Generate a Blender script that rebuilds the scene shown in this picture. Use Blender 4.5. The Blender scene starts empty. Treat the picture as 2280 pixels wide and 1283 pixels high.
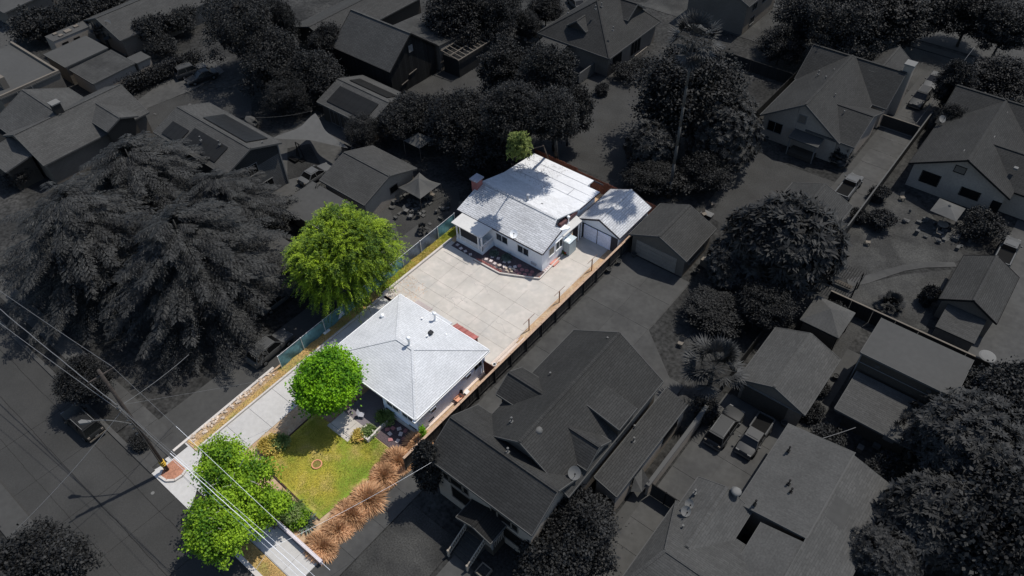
import bpy, math, random
import numpy as np
from mathutils import Vector, Matrix
R = math.radians
random.seed(7)
rng = np.random.default_rng(7)
scene = bpy.context.scene
col = scene.collection

# ------------------------------------------------------------------ camera
CAMH = 58.0
FPX, CX, CY = 1671.16, 1140.0, 641.5
_p, _r, _y = R(46.1555), R(-2.1358), R(-40.5052)
FWD = np.array([math.sin(_y) * math.cos(_p), math.cos(_y) * math.cos(_p), -math.sin(_p)])
_right = np.array([math.cos(_y), -math.sin(_y), 0.0])
_up = np.cross(_right, FWD)
CR = math.cos(_r) * _right + math.sin(_r) * _up
CU = -math.sin(_r) * _right + math.cos(_r) * _up
cam_d = bpy.data.cameras.new('camera')
cam_d.sensor_width = 36.0
cam_d.lens = 36.0 * FPX / 2280.0
cam_d.clip_end = 2000.0
cam_d.clip_start = 0.5
cam = bpy.data.objects.new('camera', cam_d)
col.objects.link(cam)
cam.matrix_world = Matrix(((CR[0], CU[0], -FWD[0], 0), (CR[1], CU[1], -FWD[1], 0), (CR[2], CU[2], -FWD[2], CAMH), (0, 0, 0, 1)))
scene.camera = cam

# ------------------------------------------------------------------ sky and sun
world = bpy.data.worlds.new('World')
scene.world = world
world.use_nodes = True
wn = world.node_tree
bg = wn.nodes['Background']
sky = wn.nodes.new('ShaderNodeTexSky')
sky.sky_type = 'NISHITA'
sky.sun_disc = False
sky.sun_elevation = R(62)
sky.sun_rotation = R(16.9)
sky.altitude = 200
wn.links.new(sky.outputs[0], bg.inputs[0])
bg.inputs[1].default_value = 0.148
sun_d = bpy.data.lights.new('sun', 'SUN')
sun_d.energy = 4.35
sun_d.angle = R(0.5)
sun_d.color = (1.0, 0.965, 0.90)
sun = bpy.data.objects.new('sun', sun_d)
col.objects.link(sun)
SUNDIR = Vector((-2.25, -7.4, -14.57)).normalized()
sun.rotation_euler = SUNDIR.to_track_quat('-Z', 'Y').to_euler()
scene.view_settings.view_transform = 'Standard'
scene.view_settings.look = 'None'
scene.view_settings.exposure = 0.0
scene.view_settings.gamma = 1.0
scene.view_settings.use_curve_mapping = False
scene.cycles.max_bounces = 6
scene.cycles.transparent_max_bounces = 4

# survey helpers: where the sight line of a photo point meets a real plane
def ray(px, py):
    return (px - CX) * CR - (py - CY) * CU + FPX * FWD
def at(px, py, z=0.0):
    d = ray(px, py); t = (z - CAMH) / d[2]
    return (float(d[0] * t), float(d[1] * t), z)
def onx(px, py, X):
    d = ray(px, py); t = X / d[0]
    return (X, float(d[1] * t), float(CAMH + d[2] * t))
def ony(px, py, Y):
    d = ray(px, py); t = Y / d[1]
    return (float(d[0] * t), Y, float(CAMH + d[2] * t))

# ------------------------------------------------------------------ materials
MC = {}
def mat(name, c, rough=0.85, metal=0.0, n1=(0.35, 0.10), n2=(7.0, 0.12), bump=0.0, pat=None, row=0.2, wid=0.6,
        mort=0.5, c2=None, c2s=0.5, c2t=(0.45, 0.6), c3=None, orand=0.0, spec=0.3, var=0.08):
    if name in MC: return MC[name]
    m = bpy.data.materials.new(name); m.use_nodes = True
    nt = m.node_tree; N = nt.nodes; L = nt.links
    b = N['Principled BSDF']
    b.inputs['Roughness'].default_value = rough
    b.inputs['Metallic'].default_value = metal
    b.inputs['Specular IOR Level'].default_value = spec
    tc = N.new('ShaderNodeTexCoord')
    if isinstance(c, (int, float)): c = (c * 1.03, c, c * 0.97)
    def rgb(v):
        n = N.new('ShaderNodeRGB'); n.outputs[0].default_value = (*v, 1); return n.outputs[0]
    def mix(a, bb, f, mode='MIX'):
        n = N.new('ShaderNodeMix'); n.data_type = 'RGBA'; n.blend_type = mode
        for s, v in ((n.inputs[0], f), (n.inputs[6], a), (n.inputs[7], bb)):
            if hasattr(v, 'is_linked') or isinstance(v, bpy.types.NodeSocket): L.new(v, s)
            elif isinstance(v, (int, float)): s.default_value = v
            else: s.default_value = (*v, 1)
        return n.outputs[2]
    def noise(scale, detail=3.0, seed=0.0, src='Object'):
        n = N.new('ShaderNodeTexNoise'); n.inputs['Scale'].default_value = scale; n.inputs['Detail'].default_value = detail
        mp = N.new('ShaderNodeMapping'); mp.inputs[1].default_value = (seed, seed * 1.7, seed * .3)
        L.new(tc.outputs[src], mp.inputs[0]); L.new(mp.outputs[0], n.inputs['Vector']); return n.outputs['Fac']
    def remap(fac, a, bb, lo, hi):
        n = N.new('ShaderNodeMapRange'); n.inputs[1].default_value = a; n.inputs[2].default_value = bb
        n.inputs[3].default_value = lo; n.inputs[4].default_value = hi; L.new(fac, n.inputs[0]); return n.outputs[0]
    cur = rgb(c)
    h = None
    if c2 is not None:
        cur = mix(cur, c2, remap(noise(c2s, 4.0, 3.1), c2t[0], c2t[1], 0, 1))
    if c3 is not None:
        cur = mix(cur, c3, remap(noise(c2s * 2.3, 5.0, 9.1), 0.5, 0.68, 0, 0.8))
    if pat:
        br = N.new('ShaderNodeTexBrick')
        br.inputs['Scale'].default_value = 1.0
        br.inputs['Brick Width'].default_value = wid
        br.inputs['Row Height'].default_value = row
        br.inputs['Mortar Size'].default_value = 0.022 if pat != 'fine' else 0.012
        br.inputs['Mortar Smooth'].default_value = 0.3
        v = var
        br.inputs['Color1'].default_value = (1 - v, 1 - v, 1 - v, 1)
        br.inputs['Color2'].default_value = (1 + v, 1 + v, 1 + v, 1)
        br.inputs['Mortar'].default_value = (mort, mort, mort, 1)
        if pat == 'boards':
            mp = N.new('ShaderNodeMapping'); mp.inputs[2].default_value = (0, 0, R(90))
            L.new(tc.outputs['UV'], mp.inputs[0]); L.new(mp.outputs[0], br.inputs['Vector'])
        else:
            L.new(tc.outputs['UV'], br.inputs['Vector'])
        cur = mix(cur, br.outputs['Color'], 1.0, 'MULTIPLY')
        h = br.outputs['Fac']
    if n1[1]:
        g = N.new('ShaderNodeCombineColor'); f1 = remap(noise(n1[0], 3.0, 1.3), 0.3, 0.7, 1 - n1[1], 1 + n1[1])
        for i in range(3): L.new(f1, g.inputs[i])
        cur = mix(cur, g.outputs[0], 1.0, 'MULTIPLY')
    if n2[1]:
        g = N.new('ShaderNodeCombineColor'); f2 = remap(noise(n2[0], 4.0, 5.3), 0.3, 0.7, 1 - n2[1], 1 + n2[1])
        for i in range(3): L.new(f2, g.inputs[i])
        cur = mix(cur, g.outputs[0], 1.0, 'MULTIPLY')
    if orand:
        oi = N.new('ShaderNodeObjectInfo'); g = N.new('ShaderNodeCombineColor')
        f3 = remap(oi.outputs['Random'], 0, 1, 1 - orand, 1 + orand)
        for i in range(3): L.new(f3, g.inputs[i])
        cur = mix(cur, g.outputs[0], 1.0, 'MULTIPLY')
    L.new(cur, b.inputs['Base Color'])
    if bump:
        bp = N.new('ShaderNodeBump'); bp.inputs['Strength'].default_value = bump; bp.inputs['Distance'].default_value = 0.03
        if h is not None:
            iv = N.new('ShaderNodeMath'); iv.operation = 'SUBTRACT'; iv.inputs[0].default_value = 1.0; L.new(h, iv.inputs[1])
            L.new(iv.outputs[0], bp.inputs['Height'])
        else: L.new(noise(n2[0] * 2, 5.0, 2.0), bp.inputs['Height'])
        L.new(bp.outputs[0], b.inputs['Normal'])
    MC[name] = m
    return m

def leafmat(name, dark, light, trans=0.3):
    if name in MC: return MC[name]
    m = bpy.data.materials.new(name); m.use_nodes = True
    nt = m.node_tree; N = nt.nodes; L = nt.links
    b = N['Principled BSDF']; b.inputs['Roughness'].default_value = 0.65; b.inputs['Specular IOR Level'].default_value = 0.25
    g = N.new('ShaderNodeNewGeometry'); rp = N.new('ShaderNodeValToRGB')
    rp.color_ramp.elements[0].color = (*dark, 1); rp.color_ramp.elements[1].color = (*light, 1)
    tc = N.new('ShaderNodeTexCoord'); no = N.new('ShaderNodeTexNoise'); no.inputs['Scale'].default_value = 0.55; no.inputs['Detail'].default_value = 3
    L.new(tc.outputs['Object'], no.inputs['Vector'])
    ad = N.new('ShaderNodeMath'); ad.operation = 'MULTIPLY_ADD'; ad.inputs[1].default_value = 0.5; L.new(g.outputs['Random Per Island'], ad.inputs[0])
    mr = N.new('ShaderNodeMapRange'); mr.inputs[1].default_value = 0.38; mr.inputs[2].default_value = 0.62; mr.inputs[3].default_value = -.08; mr.inputs[4].default_value = 0.5  # broad noise puts the shade of gaps between clumps into leaf colour
    L.new(no.outputs['Fac'], mr.inputs[0]); L.new(mr.outputs[0], ad.inputs[2])
    L.new(ad.outputs[0], rp.inputs[0]); L.new(rp.outputs[0], b.inputs['Base Color'])
    tr = N.new('ShaderNodeBsdfTranslucent'); L.new(rp.outputs[0], tr.inputs[0])
    mx = N.new('ShaderNodeMixShader'); mx.inputs[0].default_value = trans
    L.new(b.outputs[0], mx.inputs[1]); L.new(tr.outputs[0], mx.inputs[2])
    L.new(mx.outputs[0], N['Material Output'].inputs[0])
    MC[name] = m
    return m

# bright lot
W_ROOF = mat('pale_shingle', (.50, .505, .51), c2=(.455, .46, .465), c2s=.5, c2t=(.45, .7), pat='b', row=.2, wid=.62, mort=.72, bump=.3, var=.05, n1=(.25, .05), n2=(4, .06))
W_ROOF2 = mat('grey_white_shingle', (.43, .43, .435), pat='b', row=.24, wid=.8, mort=.5, bump=.5, var=.12, n1=(.3, .10), n2=(5, .10))
W_ROOF3 = mat('mottled_white_shingle', (.54, .54, .545), pat='b', row=.25, wid=.5, mort=.85, bump=.2, var=.09, n1=(.4, .05), n2=(9, .08))
W_FLAT = mat('white_roll_roofing', (.60, .60, .605), c2=(.53, .53, .54), c2s=.45, c2t=(.5, .7), n1=(.3, .06), n2=(3, .05), bump=.1)
W_PORCH = mat('cream_panel_roof', (.50, .485, .46), n1=(.4, .05), n2=(4, .04))
W_WALL = mat('pale_blue_stucco', (.70, .80, .95), n1=(.5, .05), n2=(9, .06), bump=.15)
W_WALL2 = mat('white_stucco', (.80, .83, .85), n1=(.5, .04), n2=(9, .05), bump=.15)
W_WHITE = mat('white_paint', (.80, .80, .79), n1=(.5, .03), n2=(6, .04), rough=.5)
W_DARKTRIM = mat('dark_trim', (.05, .045, .05))
CONC = mat('concrete', (.43, .395, .35), n1=(.22, .10), n2=(1.6, .05), orand=.015, bump=.05, c2=(.375, .355, .325), c2s=.4, c2t=(.5, .75), c3=(.50, .45, .40))
CONC2 = mat('grey_concrete', (.41, .395, .375), n1=(.3, .06), n2=(2.5, .06), orand=.05, bump=.05)
CURB = mat('curb_concrete', (.48, .44, .40), n1=(.5, .08), n2=(5, .08))
LAWN = mat('dry_lawn', (.33, .275, .035), n1=(.25, .12), n2=(11, .28), bump=.8, c2=(.16, .23, .02), c2s=.3, c2t=(.42, .62), c3=(.40, .30, .10))
DRYG = mat('straw_lawn', (.44, .29, .11), n1=(.5, .15), n2=(9, .25), bump=.8, c2=(.24, .24, .06), c2s=.8, c2t=(.5, .7))
GSTRIP = mat('side_grass', (.25, .27, .03), n1=(.4, .15), n2=(9, .25), bump=.8, c2=(.52, .37, .12), c2s=.3, c2t=(.48, .6))
SOIL = mat('tan_soil', (.37, .245, .145), n1=(.6, .12), n2=(6, .2), bump=.6, c2=(.42, .31, .20), c2s=1.2)
SOILR = mat('red_mulch', (.34, .16, .10), n1=(.6, .12), n2=(9, .3), bump=.8)
SOILD = mat('dark_mulch', (.075, .055, .06), n1=(.6, .12), n2=(11, .4), bump=.8)
BRICK = mat('red_brick', (.26, .10, .09), n1=(.6, .1), n2=(8, .2), orand=.2)
PAVE = mat('pale_paver', (.55, .47, .45), n1=(.6, .1), n2=(8, .15), orand=.2)
PAVER = mat('pink_paver', (.30, .13, .13), n1=(.6, .1), n2=(8, .2), orand=.2)
ROCK = mat('pale_rock', (.48, .39, .31), n1=(.9, .15), n2=(6, .25), orand=.25, bump=.5)
TEAL = mat('teal_screen', (.09, .20, .22), rough=.6, n1=(.4, .25), n2=(3, .2), bump=.4)
GALV = mat('galvanised', (.62, .62, .62), rough=.45, metal=.3)
FENR = mat('redwood', (.11, .042, .03), pat='boards', row=.14, wid=3, mort=.4, n1=(.5, .25), n2=(5, .25), c2=(.26, .11, .035), c2s=.35, c2t=(.6, .75))
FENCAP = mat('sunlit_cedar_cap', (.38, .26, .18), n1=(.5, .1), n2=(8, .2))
FEND = mat('dimmed_fence_wood', (.030, .028, .026), pat='boards', row=.14, wid=3, mort=.3, n1=(.6, .3), n2=(5, .3), var=.3)  # cap lit, boards dimmed: brightness put into two colours of one wood
SHEDM = mat('rust_red_metal', (.30, .10, .085), pat='boards', row=.5, wid=9, mort=.6, n1=(.5, .1), n2=(5, .12), rough=.6)
WOODB = mat('brown_wood', (.20, .10, .05), n1=(.5, .2), n2=(6, .25), pat='boards', row=.12, wid=9, mort=.5)
GLASS = mat('window_glass', (.025, .03, .035), rough=.08, spec=.8, n1=(1, 0), n2=(1, 0))
GLASSD = mat('dim_window_glass', (.004, .004, .004), rough=.25, spec=.3, n1=(1, 0), n2=(1, 0))
TERR = mat('terracotta', (.55, .26, .14), n1=(.5, .1), n2=(7, .15))
BLK = mat('black_metal', (.02, .02, .022), rough=.5, n1=(1, 0), n2=(1, 0))
BARK = mat('bark', (.10, .075, .055), n1=(.8, .2), n2=(6, .3), bump=.6)
POLE = mat('tarred_pole', (.035, .028, .024), n1=(.8, .3), n2=(6, .4), bump=.6)
YEL = mat('yellow_band', (.60, .38, .05), n1=(1, 0), n2=(1, 0))
WIREB = mat('pale_wire', (.75, .75, .76), rough=.4, n1=(1, 0), n2=(1, 0))
WIRED = mat('dim_wire', (.12, .12, .12), rough=.6, n1=(1, 0), n2=(1, 0))
# dim neighbourhood: darkening around the lot put into the base colours as charcoal greys
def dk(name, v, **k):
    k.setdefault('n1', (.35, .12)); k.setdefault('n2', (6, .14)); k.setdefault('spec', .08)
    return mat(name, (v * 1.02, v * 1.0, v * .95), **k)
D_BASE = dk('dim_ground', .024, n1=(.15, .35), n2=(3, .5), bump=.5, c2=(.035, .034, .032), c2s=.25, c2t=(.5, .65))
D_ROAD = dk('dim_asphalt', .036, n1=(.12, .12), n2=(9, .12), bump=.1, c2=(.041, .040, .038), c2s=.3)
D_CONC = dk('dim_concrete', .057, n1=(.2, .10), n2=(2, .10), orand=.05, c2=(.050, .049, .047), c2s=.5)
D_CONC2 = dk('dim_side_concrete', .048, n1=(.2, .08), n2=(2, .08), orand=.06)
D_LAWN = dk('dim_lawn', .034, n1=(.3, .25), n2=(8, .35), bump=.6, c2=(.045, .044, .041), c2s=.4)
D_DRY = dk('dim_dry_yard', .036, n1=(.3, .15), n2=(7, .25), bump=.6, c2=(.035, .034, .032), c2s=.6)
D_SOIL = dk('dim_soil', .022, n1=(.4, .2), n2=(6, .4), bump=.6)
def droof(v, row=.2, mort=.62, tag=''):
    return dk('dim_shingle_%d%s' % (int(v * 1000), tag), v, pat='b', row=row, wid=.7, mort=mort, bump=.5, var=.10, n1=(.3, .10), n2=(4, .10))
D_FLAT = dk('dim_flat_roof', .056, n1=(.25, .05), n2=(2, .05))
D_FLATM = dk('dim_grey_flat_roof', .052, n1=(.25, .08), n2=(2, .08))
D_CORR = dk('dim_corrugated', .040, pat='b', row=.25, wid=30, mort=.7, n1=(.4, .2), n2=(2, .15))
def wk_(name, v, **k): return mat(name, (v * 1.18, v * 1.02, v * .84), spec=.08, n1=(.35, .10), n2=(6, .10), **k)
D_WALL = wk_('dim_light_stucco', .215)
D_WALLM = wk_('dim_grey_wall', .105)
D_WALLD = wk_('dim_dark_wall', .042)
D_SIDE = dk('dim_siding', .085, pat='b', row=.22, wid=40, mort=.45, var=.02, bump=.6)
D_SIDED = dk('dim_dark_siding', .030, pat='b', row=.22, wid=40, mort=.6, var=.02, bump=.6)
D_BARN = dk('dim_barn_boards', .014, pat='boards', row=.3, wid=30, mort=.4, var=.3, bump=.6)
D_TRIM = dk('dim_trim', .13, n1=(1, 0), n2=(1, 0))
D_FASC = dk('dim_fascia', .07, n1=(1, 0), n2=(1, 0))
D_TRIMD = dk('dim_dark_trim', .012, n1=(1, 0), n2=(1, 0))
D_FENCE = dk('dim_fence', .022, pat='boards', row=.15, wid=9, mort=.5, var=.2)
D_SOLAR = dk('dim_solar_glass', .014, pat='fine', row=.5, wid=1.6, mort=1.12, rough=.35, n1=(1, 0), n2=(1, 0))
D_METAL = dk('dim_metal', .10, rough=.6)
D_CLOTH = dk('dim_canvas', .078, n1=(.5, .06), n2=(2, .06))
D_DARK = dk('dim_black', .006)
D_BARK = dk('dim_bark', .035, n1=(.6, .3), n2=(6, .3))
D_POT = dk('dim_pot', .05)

# ------------------------------------------------------------------ mesh builder
class MB:
    def __init__(s): s.v = []; s.f = []; s.m = []; s.cur = 0
    def add(s, vs, fs):
        o = len(s.v); s.v += [tuple(map(float, p)) for p in vs]
        for f in fs: s.f.append([i + o for i in f]); s.m.append(s.cur)
        return s
    def box(s, x0, x1, y0, y1, z0, z1):
        return s.add([(x0, y0, z0), (x1, y0, z0), (x1, y1, z0), (x0, y1, z0), (x0, y0, z1), (x1, y0, z1), (x1, y1, z1), (x0, y1, z1)],
                     [(3, 2, 1, 0), (4, 5, 6, 7), (0, 1, 5, 4), (1, 2, 6, 5), (2, 3, 7, 6), (3, 0, 4, 7)])
    def prism(s, pts, z0, z1):
        a = sum(pts[i][0] * pts[(i + 1) % len(pts)][1] - pts[(i + 1) % len(pts)][0] * pts[i][1] for i in range(len(pts)))
        if a < 0: pts = pts[::-1]
        n = len(pts)
        return s.add([(p[0], p[1], z0) for p in pts] + [(p[0], p[1], z1) for p in pts],
                     [tuple(range(n))[::-1], tuple(range(n, 2 * n))] + [(i, (i + 1) % n, n + (i + 1) % n, n + i) for i in range(n)])
    def slab(s, pts, t=.14):
        # closed slab under a sloping polygon given counter-clockwise from above
        n = len(pts)
        return s.add(list(pts) + [(p[0], p[1], p[2] - t) for p in pts],
                     [tuple(range(n)), tuple(range(n, 2 * n))[::-1]] + [(i, n + i, n + (i + 1) % n, (i + 1) % n) for i in range(n)])
    def beam(s, p, q, w=.1, h=.1):
        p = Vector(p); q = Vector(q); d = (q - p)
        if d.length < 1e-6: return s
        d.normalize(); up = Vector((0, 0, 1)) if abs(d.z) < .95 else Vector((0, 1, 0))
        a = d.cross(up).normalized() * w * .5; b = a.cross(d).normalized() * h * .5
        vs = [p - a - b, p + a - b, p + a + b, p - a + b, q - a - b, q + a - b, q + a + b, q - a + b]
        return s.add(vs, [(0, 1, 2, 3), (7, 6, 5, 4), (0, 4, 5, 1), (1, 5, 6, 2), (2, 6, 7, 3), (3, 7, 4, 0)])
    def cyl(s, p, q, r0, r1=None, n=8, cap=True):
        r1 = r0 if r1 is None else r1
        p = Vector(p); q = Vector(q); d = (q - p).normalized(); up = Vector((0, 0, 1)) if abs(d.z) < .95 else Vector((1, 0, 0))
        a = d.cross(up).normalized(); b = a.cross(d).normalized(); vs = []
        for c, rr in ((p, r0), (q, r1)):
            for i in range(n):
                t = 2 * math.pi * i / n; vs.append(c + (a * math.cos(t) + b * math.sin(t)) * rr)
        fs = [(i, (i + 1) % n, n + (i + 1) % n, n + i) for i in range(n)]
        if cap: fs += [tuple(range(n))[::-1], tuple(range(n, 2 * n))]
        return s.add(vs, fs)
    def blob(s, c, rx, ry, rz, seed=0, jit=.18, n=7, k=4):
        r = random.Random(seed); vs = [(c[0], c[1], c[2] + rz)]
        for i in range(1, k):
            ph = math.pi * i / k
            for j in range(n):
                th = 2 * math.pi * j / n + i * .4; q = 1 + r.uniform(-jit, jit)
                vs.append((c[0] + rx * math.sin(ph) * math.cos(th) * q, c[1] + ry * math.sin(ph) * math.sin(th) * q, c[2] + rz * math.cos(ph) * q))
        vs.append((c[0], c[1], c[2] - rz)); e = len(vs) - 1; fs = []
        for j in range(n):
            fs.append((0, 1 + j, 1 + (j + 1) % n)); fs.append((e, e - n + (j + 1) % n, e - n + j))
        for i in range(k - 2):
            for j in range(n):
                a = 1 + i * n; fs.append((a + j, a + n + j, a + n + (j + 1) % n, a + (j + 1) % n))
        return s.add(vs, fs)
    def lathe(s, c, prof, n=10):
        vs = []
        for r_, z in prof:
            for i in range(n):
                t = 2 * math.pi * i / n; vs.append((c[0] + r_ * math.cos(t), c[1] + r_ * math.sin(t), c[2] + z))
        fs = []
        for k in range(len(prof) - 1):
            for i in range(n): fs.append((k * n + i, k * n + (i + 1) % n, (k + 1) * n + (i + 1) % n, (k + 1) * n + i))
        fs.append(tuple(range(n))[::-1]); fs.append(tuple(range((len(prof) - 1) * n, len(prof) * n)))
        return s.add(vs, fs)
    def mesh(s, name, mats, smooth=False):
        me = bpy.data.meshes.new(name); me.from_pydata(s.v, [], s.f)
        if not isinstance(mats, (list, tuple)): mats = [mats]
        for m in mats: me.materials.append(m)
        me.polygons.foreach_set('material_index', s.m)
        uv = me.uv_layers.new(name='UVMap')
        for p in me.polygons:
            n = p.normal
            if abs(n.z) > .985: u = Vector((1, 0, 0)); v = Vector((0, 1, 0))
            else:
                u = Vector((-n.y, n.x, 0)).normalized(); v = n.cross(u)
            for li in p.loop_indices:
                c = me.vertices[me.loops[li].vertex_index].co
                uv.data[li].uv = (c.dot(u), c.dot(v))
        if smooth: me.polygons.foreach_set('use_smooth', [True] * len(me.polygons))
        me.update()
        return me
    def build(s, name, mats, parent=None, smooth=False, **props):
        return link(name, s.mesh(name, mats, smooth), parent, **props)

def link(name, me, parent=None, loc=None, **props):
    o = bpy.data.objects.new(name, me); col.objects.link(o)
    if parent is not None:
        o.parent = parent
        if parent.type == 'EMPTY' and parent.get('_w'):
            o.location = -Vector(parent.location)
    if loc is not None: o.location = loc
    for k, v in props.items():
        if v is not None: o[k] = v
    return o
def thing(name, label, cat, loc=(0, 0, 0), group=None, world=True, rotz=0):
    # an Empty at the thing's base; parts given in site coordinates when world is True
    o = bpy.data.objects.new(name, None); col.objects.link(o); o.location = loc; o.rotation_euler = (0, 0, rotz)
    o.empty_display_size = .3; o['label'] = label; o['category'] = cat
    if group: o['group'] = group
    if world: o['_w'] = 1
    return o
def tag(o, label, cat, group=None, kind=None):
    o['label'] = label; o['category'] = cat
    if group: o['group'] = group
    if kind: o['kind'] = kind
    return o
def ground(name, pts, z, m, zb=-.3):
    return MB().prism([p[:2] for p in pts], zb, z).build(name, m, None, kind='structure')
GN = [0]
def gpx(name, pxs, z, m):
    GN[0] += 1; z = z - .0365 + .004 * GN[0]      # overlapping yard sheets each lie 4 mm above the one below
    return ground(name, [at(a, b, z) for a, b in pxs], z, m)
def rect(x0, x1, y0, y1): return [(x0, y0), (x1, y0), (x1, y1), (x0, y1)]
def slabs(name, cells, z, m, parent=None, gap=.03, top=None):
    # separate concrete slabs with recessed joints, children of the paving they belong to
    for (x0, x1, y0, y1) in cells:
        MB().box(x0 + gap / 2, x1 - gap / 2, y0 + gap / 2, y1 - gap / 2, -.15, z).build('slab', m, parent)
def grid(xs, ys): return [(xs[i], xs[i + 1], ys[j], ys[j + 1]) for i in range(len(xs) - 1) for j in range(len(ys) - 1)]

# ------------------------------------------------------------------ ground and setting
ground('ground', rect(-420, 260, -60, 420), -.04, D_BASE, -1.0)
ground('road', rect(-260, 60, -3.3, 5.45), -.005, D_ROAD)
ground('far_road', rect(-150, 120, 121.0, 131.5), 0.0, D_CONC2)
ground('far_sidewalk', rect(-150, 120, 118.3, 119.9), .05, D_CONC2)
ground('far_lawn', rect(-60, 60, 106, 118.2), .01, D_LAWN)
ground('kerb', rect(-260, -47.1, 5.45, 5.85), .12, D_CONC)
ground('kerb', rect(-29.0, 60, 5.45, 5.8), .12, D_CONC)
ground('far_kerb', rect(-260, 60, -5.4, -3.3), .10, D_CONC2)
# seams and cracks of the street
sm = MB()
for y, w in ((1.1, .05), (3.9, .045), (-1.2, .03)):
    px_ = -90.0
    while px_ < -26:
        nx = px_ + random.uniform(1.2, 2.6); sm.beam((px_, y + random.uniform(-.05, .05), .002), (nx, y + random.uniform(-.05, .05), .002), w, .006); px_ = nx
for x in (-60.2, -54.6, -49.0, -43.6, -38.0, -32.6):
    sm.beam((x, -3.2, .002), (x + .3, 5.3, .002), .03, .006)
sm.build('road_seams', dk('dim_seam', .019), None, kind='structure')
side = MB().box(-95, -46.9, 7.4, 9.1, -.3, .06).build('street_sidewalk', D_CONC2, None, kind='structure')
slabs('s', [(x, x + 2.4, 7.4, 9.1) for x in np.arange(-94.9, -48, 2.4)], .09, D_CONC, side)
ground('parkway_strip', rect(-95, -53.4, 5.85, 7.4), .07, D_SOIL)
# the lot
lot = ground('lot_soil', rect(-47.9, -29.7, 9.3, 61.2), -.0, SOIL)
# front sidewalk and apron
fs = ground('front_sidewalk', rect(-47.4, -29.3, 7.05, 9.25), .03, CONC2)
slabs('s', [(x, x + w, 7.1, 9.2) for x, w in ((-44.6, 2.4), (-42.2, 2.4), (-39.8, 2.4), (-37.4, 2.9), (-34.5, 3.5), (-31.0, 1.7))], .07, CONC2, fs)
ap = ground('driveway_apron', [(-47.3, 5.5), (-41.2, 5.5), (-42.6, 7.05), (-47.0, 7.05)], .0, CONC2)
ground('parkway_grass', rect(-41.2, -29.3, 5.85, 7.0), .05, DRYG)
ground('front_kerb', rect(-41.2, -29.0, 5.45, 5.83), .12, CURB)
ground('dim_walk', rect(-29.25, 40, 7.1, 9.2), .05, D_CONC)
# driveway in separate slabs
dw = ground('driveway', [(-45.85, 9.2), (-42.4, 9.2), (-42.75, 33.2), (-46.2, 33.2)], .01, CONC2)
ys = [9.25, 12.6, 15.1, 17.9, 20.6, 23.4, 26.2, 29.0, 31.8, 33.25]
for i in range(len(ys) - 1):
    a, b = ys[i] + .02, ys[i + 1] - .02
    f = lambda y: (y - 9.2) / 24.0
    for u0, u1 in ((0, 1),):
        p = [(-45.85 - .35 * f(a), a), (-42.4 - .35 * f(a), a), (-42.4 - .35 * f(b), b), (-45.85 - .35 * f(b), b)]
        MB().prism(p, -.1, .05).build('slab', CONC2, dw)
# driveway curb and rock border strip
ground('driveway_curb', [(-46.05, 9.6), (-45.87, 9.6), (-46.22, 33.2), (-46.42, 33.2)], .22, CURB)
ground('verge', [(-47.4, 9.4), (-46.05, 9.6), (-46.4, 33.0), (-47.6, 33.0)], .06, DRYG)
ground('edge_curb', [(-47.6, 8.0), (-47.35, 8.0), (-47.75, 19.6), (-48.0, 19.6)], .16, CURB)
# courtyard
cy = ground('courtyard', [(-46.4, 32.8), (-31.4, 32.8), (-31.4, 54.2), (-34.9, 54.2), (-34.9, 45.9), (-46.4, 43.9)], .005, CONC)
cells = grid([-46.35, -43.3, -40.95, -38.5, -34.65, -31.45], [38.3, 40.9])
cells += grid([-46.35, -43.3], [40.9, 43.95]) + grid([-43.3, -40.95, -38.5], [40.9, 43.0]) + grid([-38.5, -36.9], [40.9, 42.9]) + grid([-36.9, -34.65], [40.9, 43.3]) + grid([-34.65, -31.45], [40.9, 44.9, 49.8, 54.1])
cells += grid([-46.35, -43.3, -40.95, -39.2, -36.4, -34.65, -31.45], [36.8, 38.3]) + grid([-46.35, -43.3, -40.95, -39.2, -36.4, -34.65, -31.45], [32.9, 35.3, 36.8])
slabs('s', cells, .05, CONC, cy, gap=.018)
ground('yard_curb', rect(-46.62, -46.38, 33.2, 44.1), .24, CURB)
ground('side_grass_strip', rect(-47.75, -46.65, 33.2, 46.0), .10, GSTRIP)
# right soil strip with brick edging
sr = ground('soil_strip', rect(-31.4, -29.75, 32.6, 55.4), .035, SOIL)
be = tag(MB().box(-31.44, -31.36, 32.8, 54, -.1, .05).build('brick_edging', CURB), 'low brick edging along the tan soil strip by the wood fence', 'edging')
bm_ = MB().box(0, .1, 0, .42, 0, .085).mesh('brick', BRICK)
for i in range(48):
    o = link('brick', bm_, be, loc=(-29.95 + random.uniform(-.02, .02), 32.9 + i * .46, .03))
ground('side_soil', rect(-31.2, -29.75, 19.8, 31.9), .03, SOIL)
# front garden
ground('front_lawn', [(-40.3, 12.2), (-32.1, 11.8), (-31.2, 20.2), (-35.5, 20.2), (-35.8, 18.65), (-38.5, 18.75), (-40.5, 18.6)], .07, LAWN)
ground('left_bed', [(-42.4, 10), (-40.45, 10), (-40.6, 22.7), (-42.5, 22.7)], .04, SOIL)
ground('lower_bed', rect(-42.3, -29.6, 9.55, 11.7), .05, SOIL)
ground('shade_tinted_bed', rect(-42.4, -38.6, 18.8, 22.6), .055, mat('shade_tinted_mulch', (.30, .19, .125), n1=(.6, .15), n2=(9, .3), bump=.6))  # mulch colour, darkened to carry the shade of the tree
ground('porch_patio', rect(-38.5, -34.45, 20.35, 25.4), .10, mat('patio_grey', (.16, .14, .15)))
wk = ground('front_walk', rect(-38.5, -35.85, 18.75, 20.35), .16, CONC)
ground('walk_step', rect(-38.6, -35.8, 18.35, 18.72), .10, CURB)
slabs('s', [(-38.4, -36.6, 18.85, 20.25), (-36.6, -35.9, 18.85, 20.25)], .20, CONC, wk)
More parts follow.
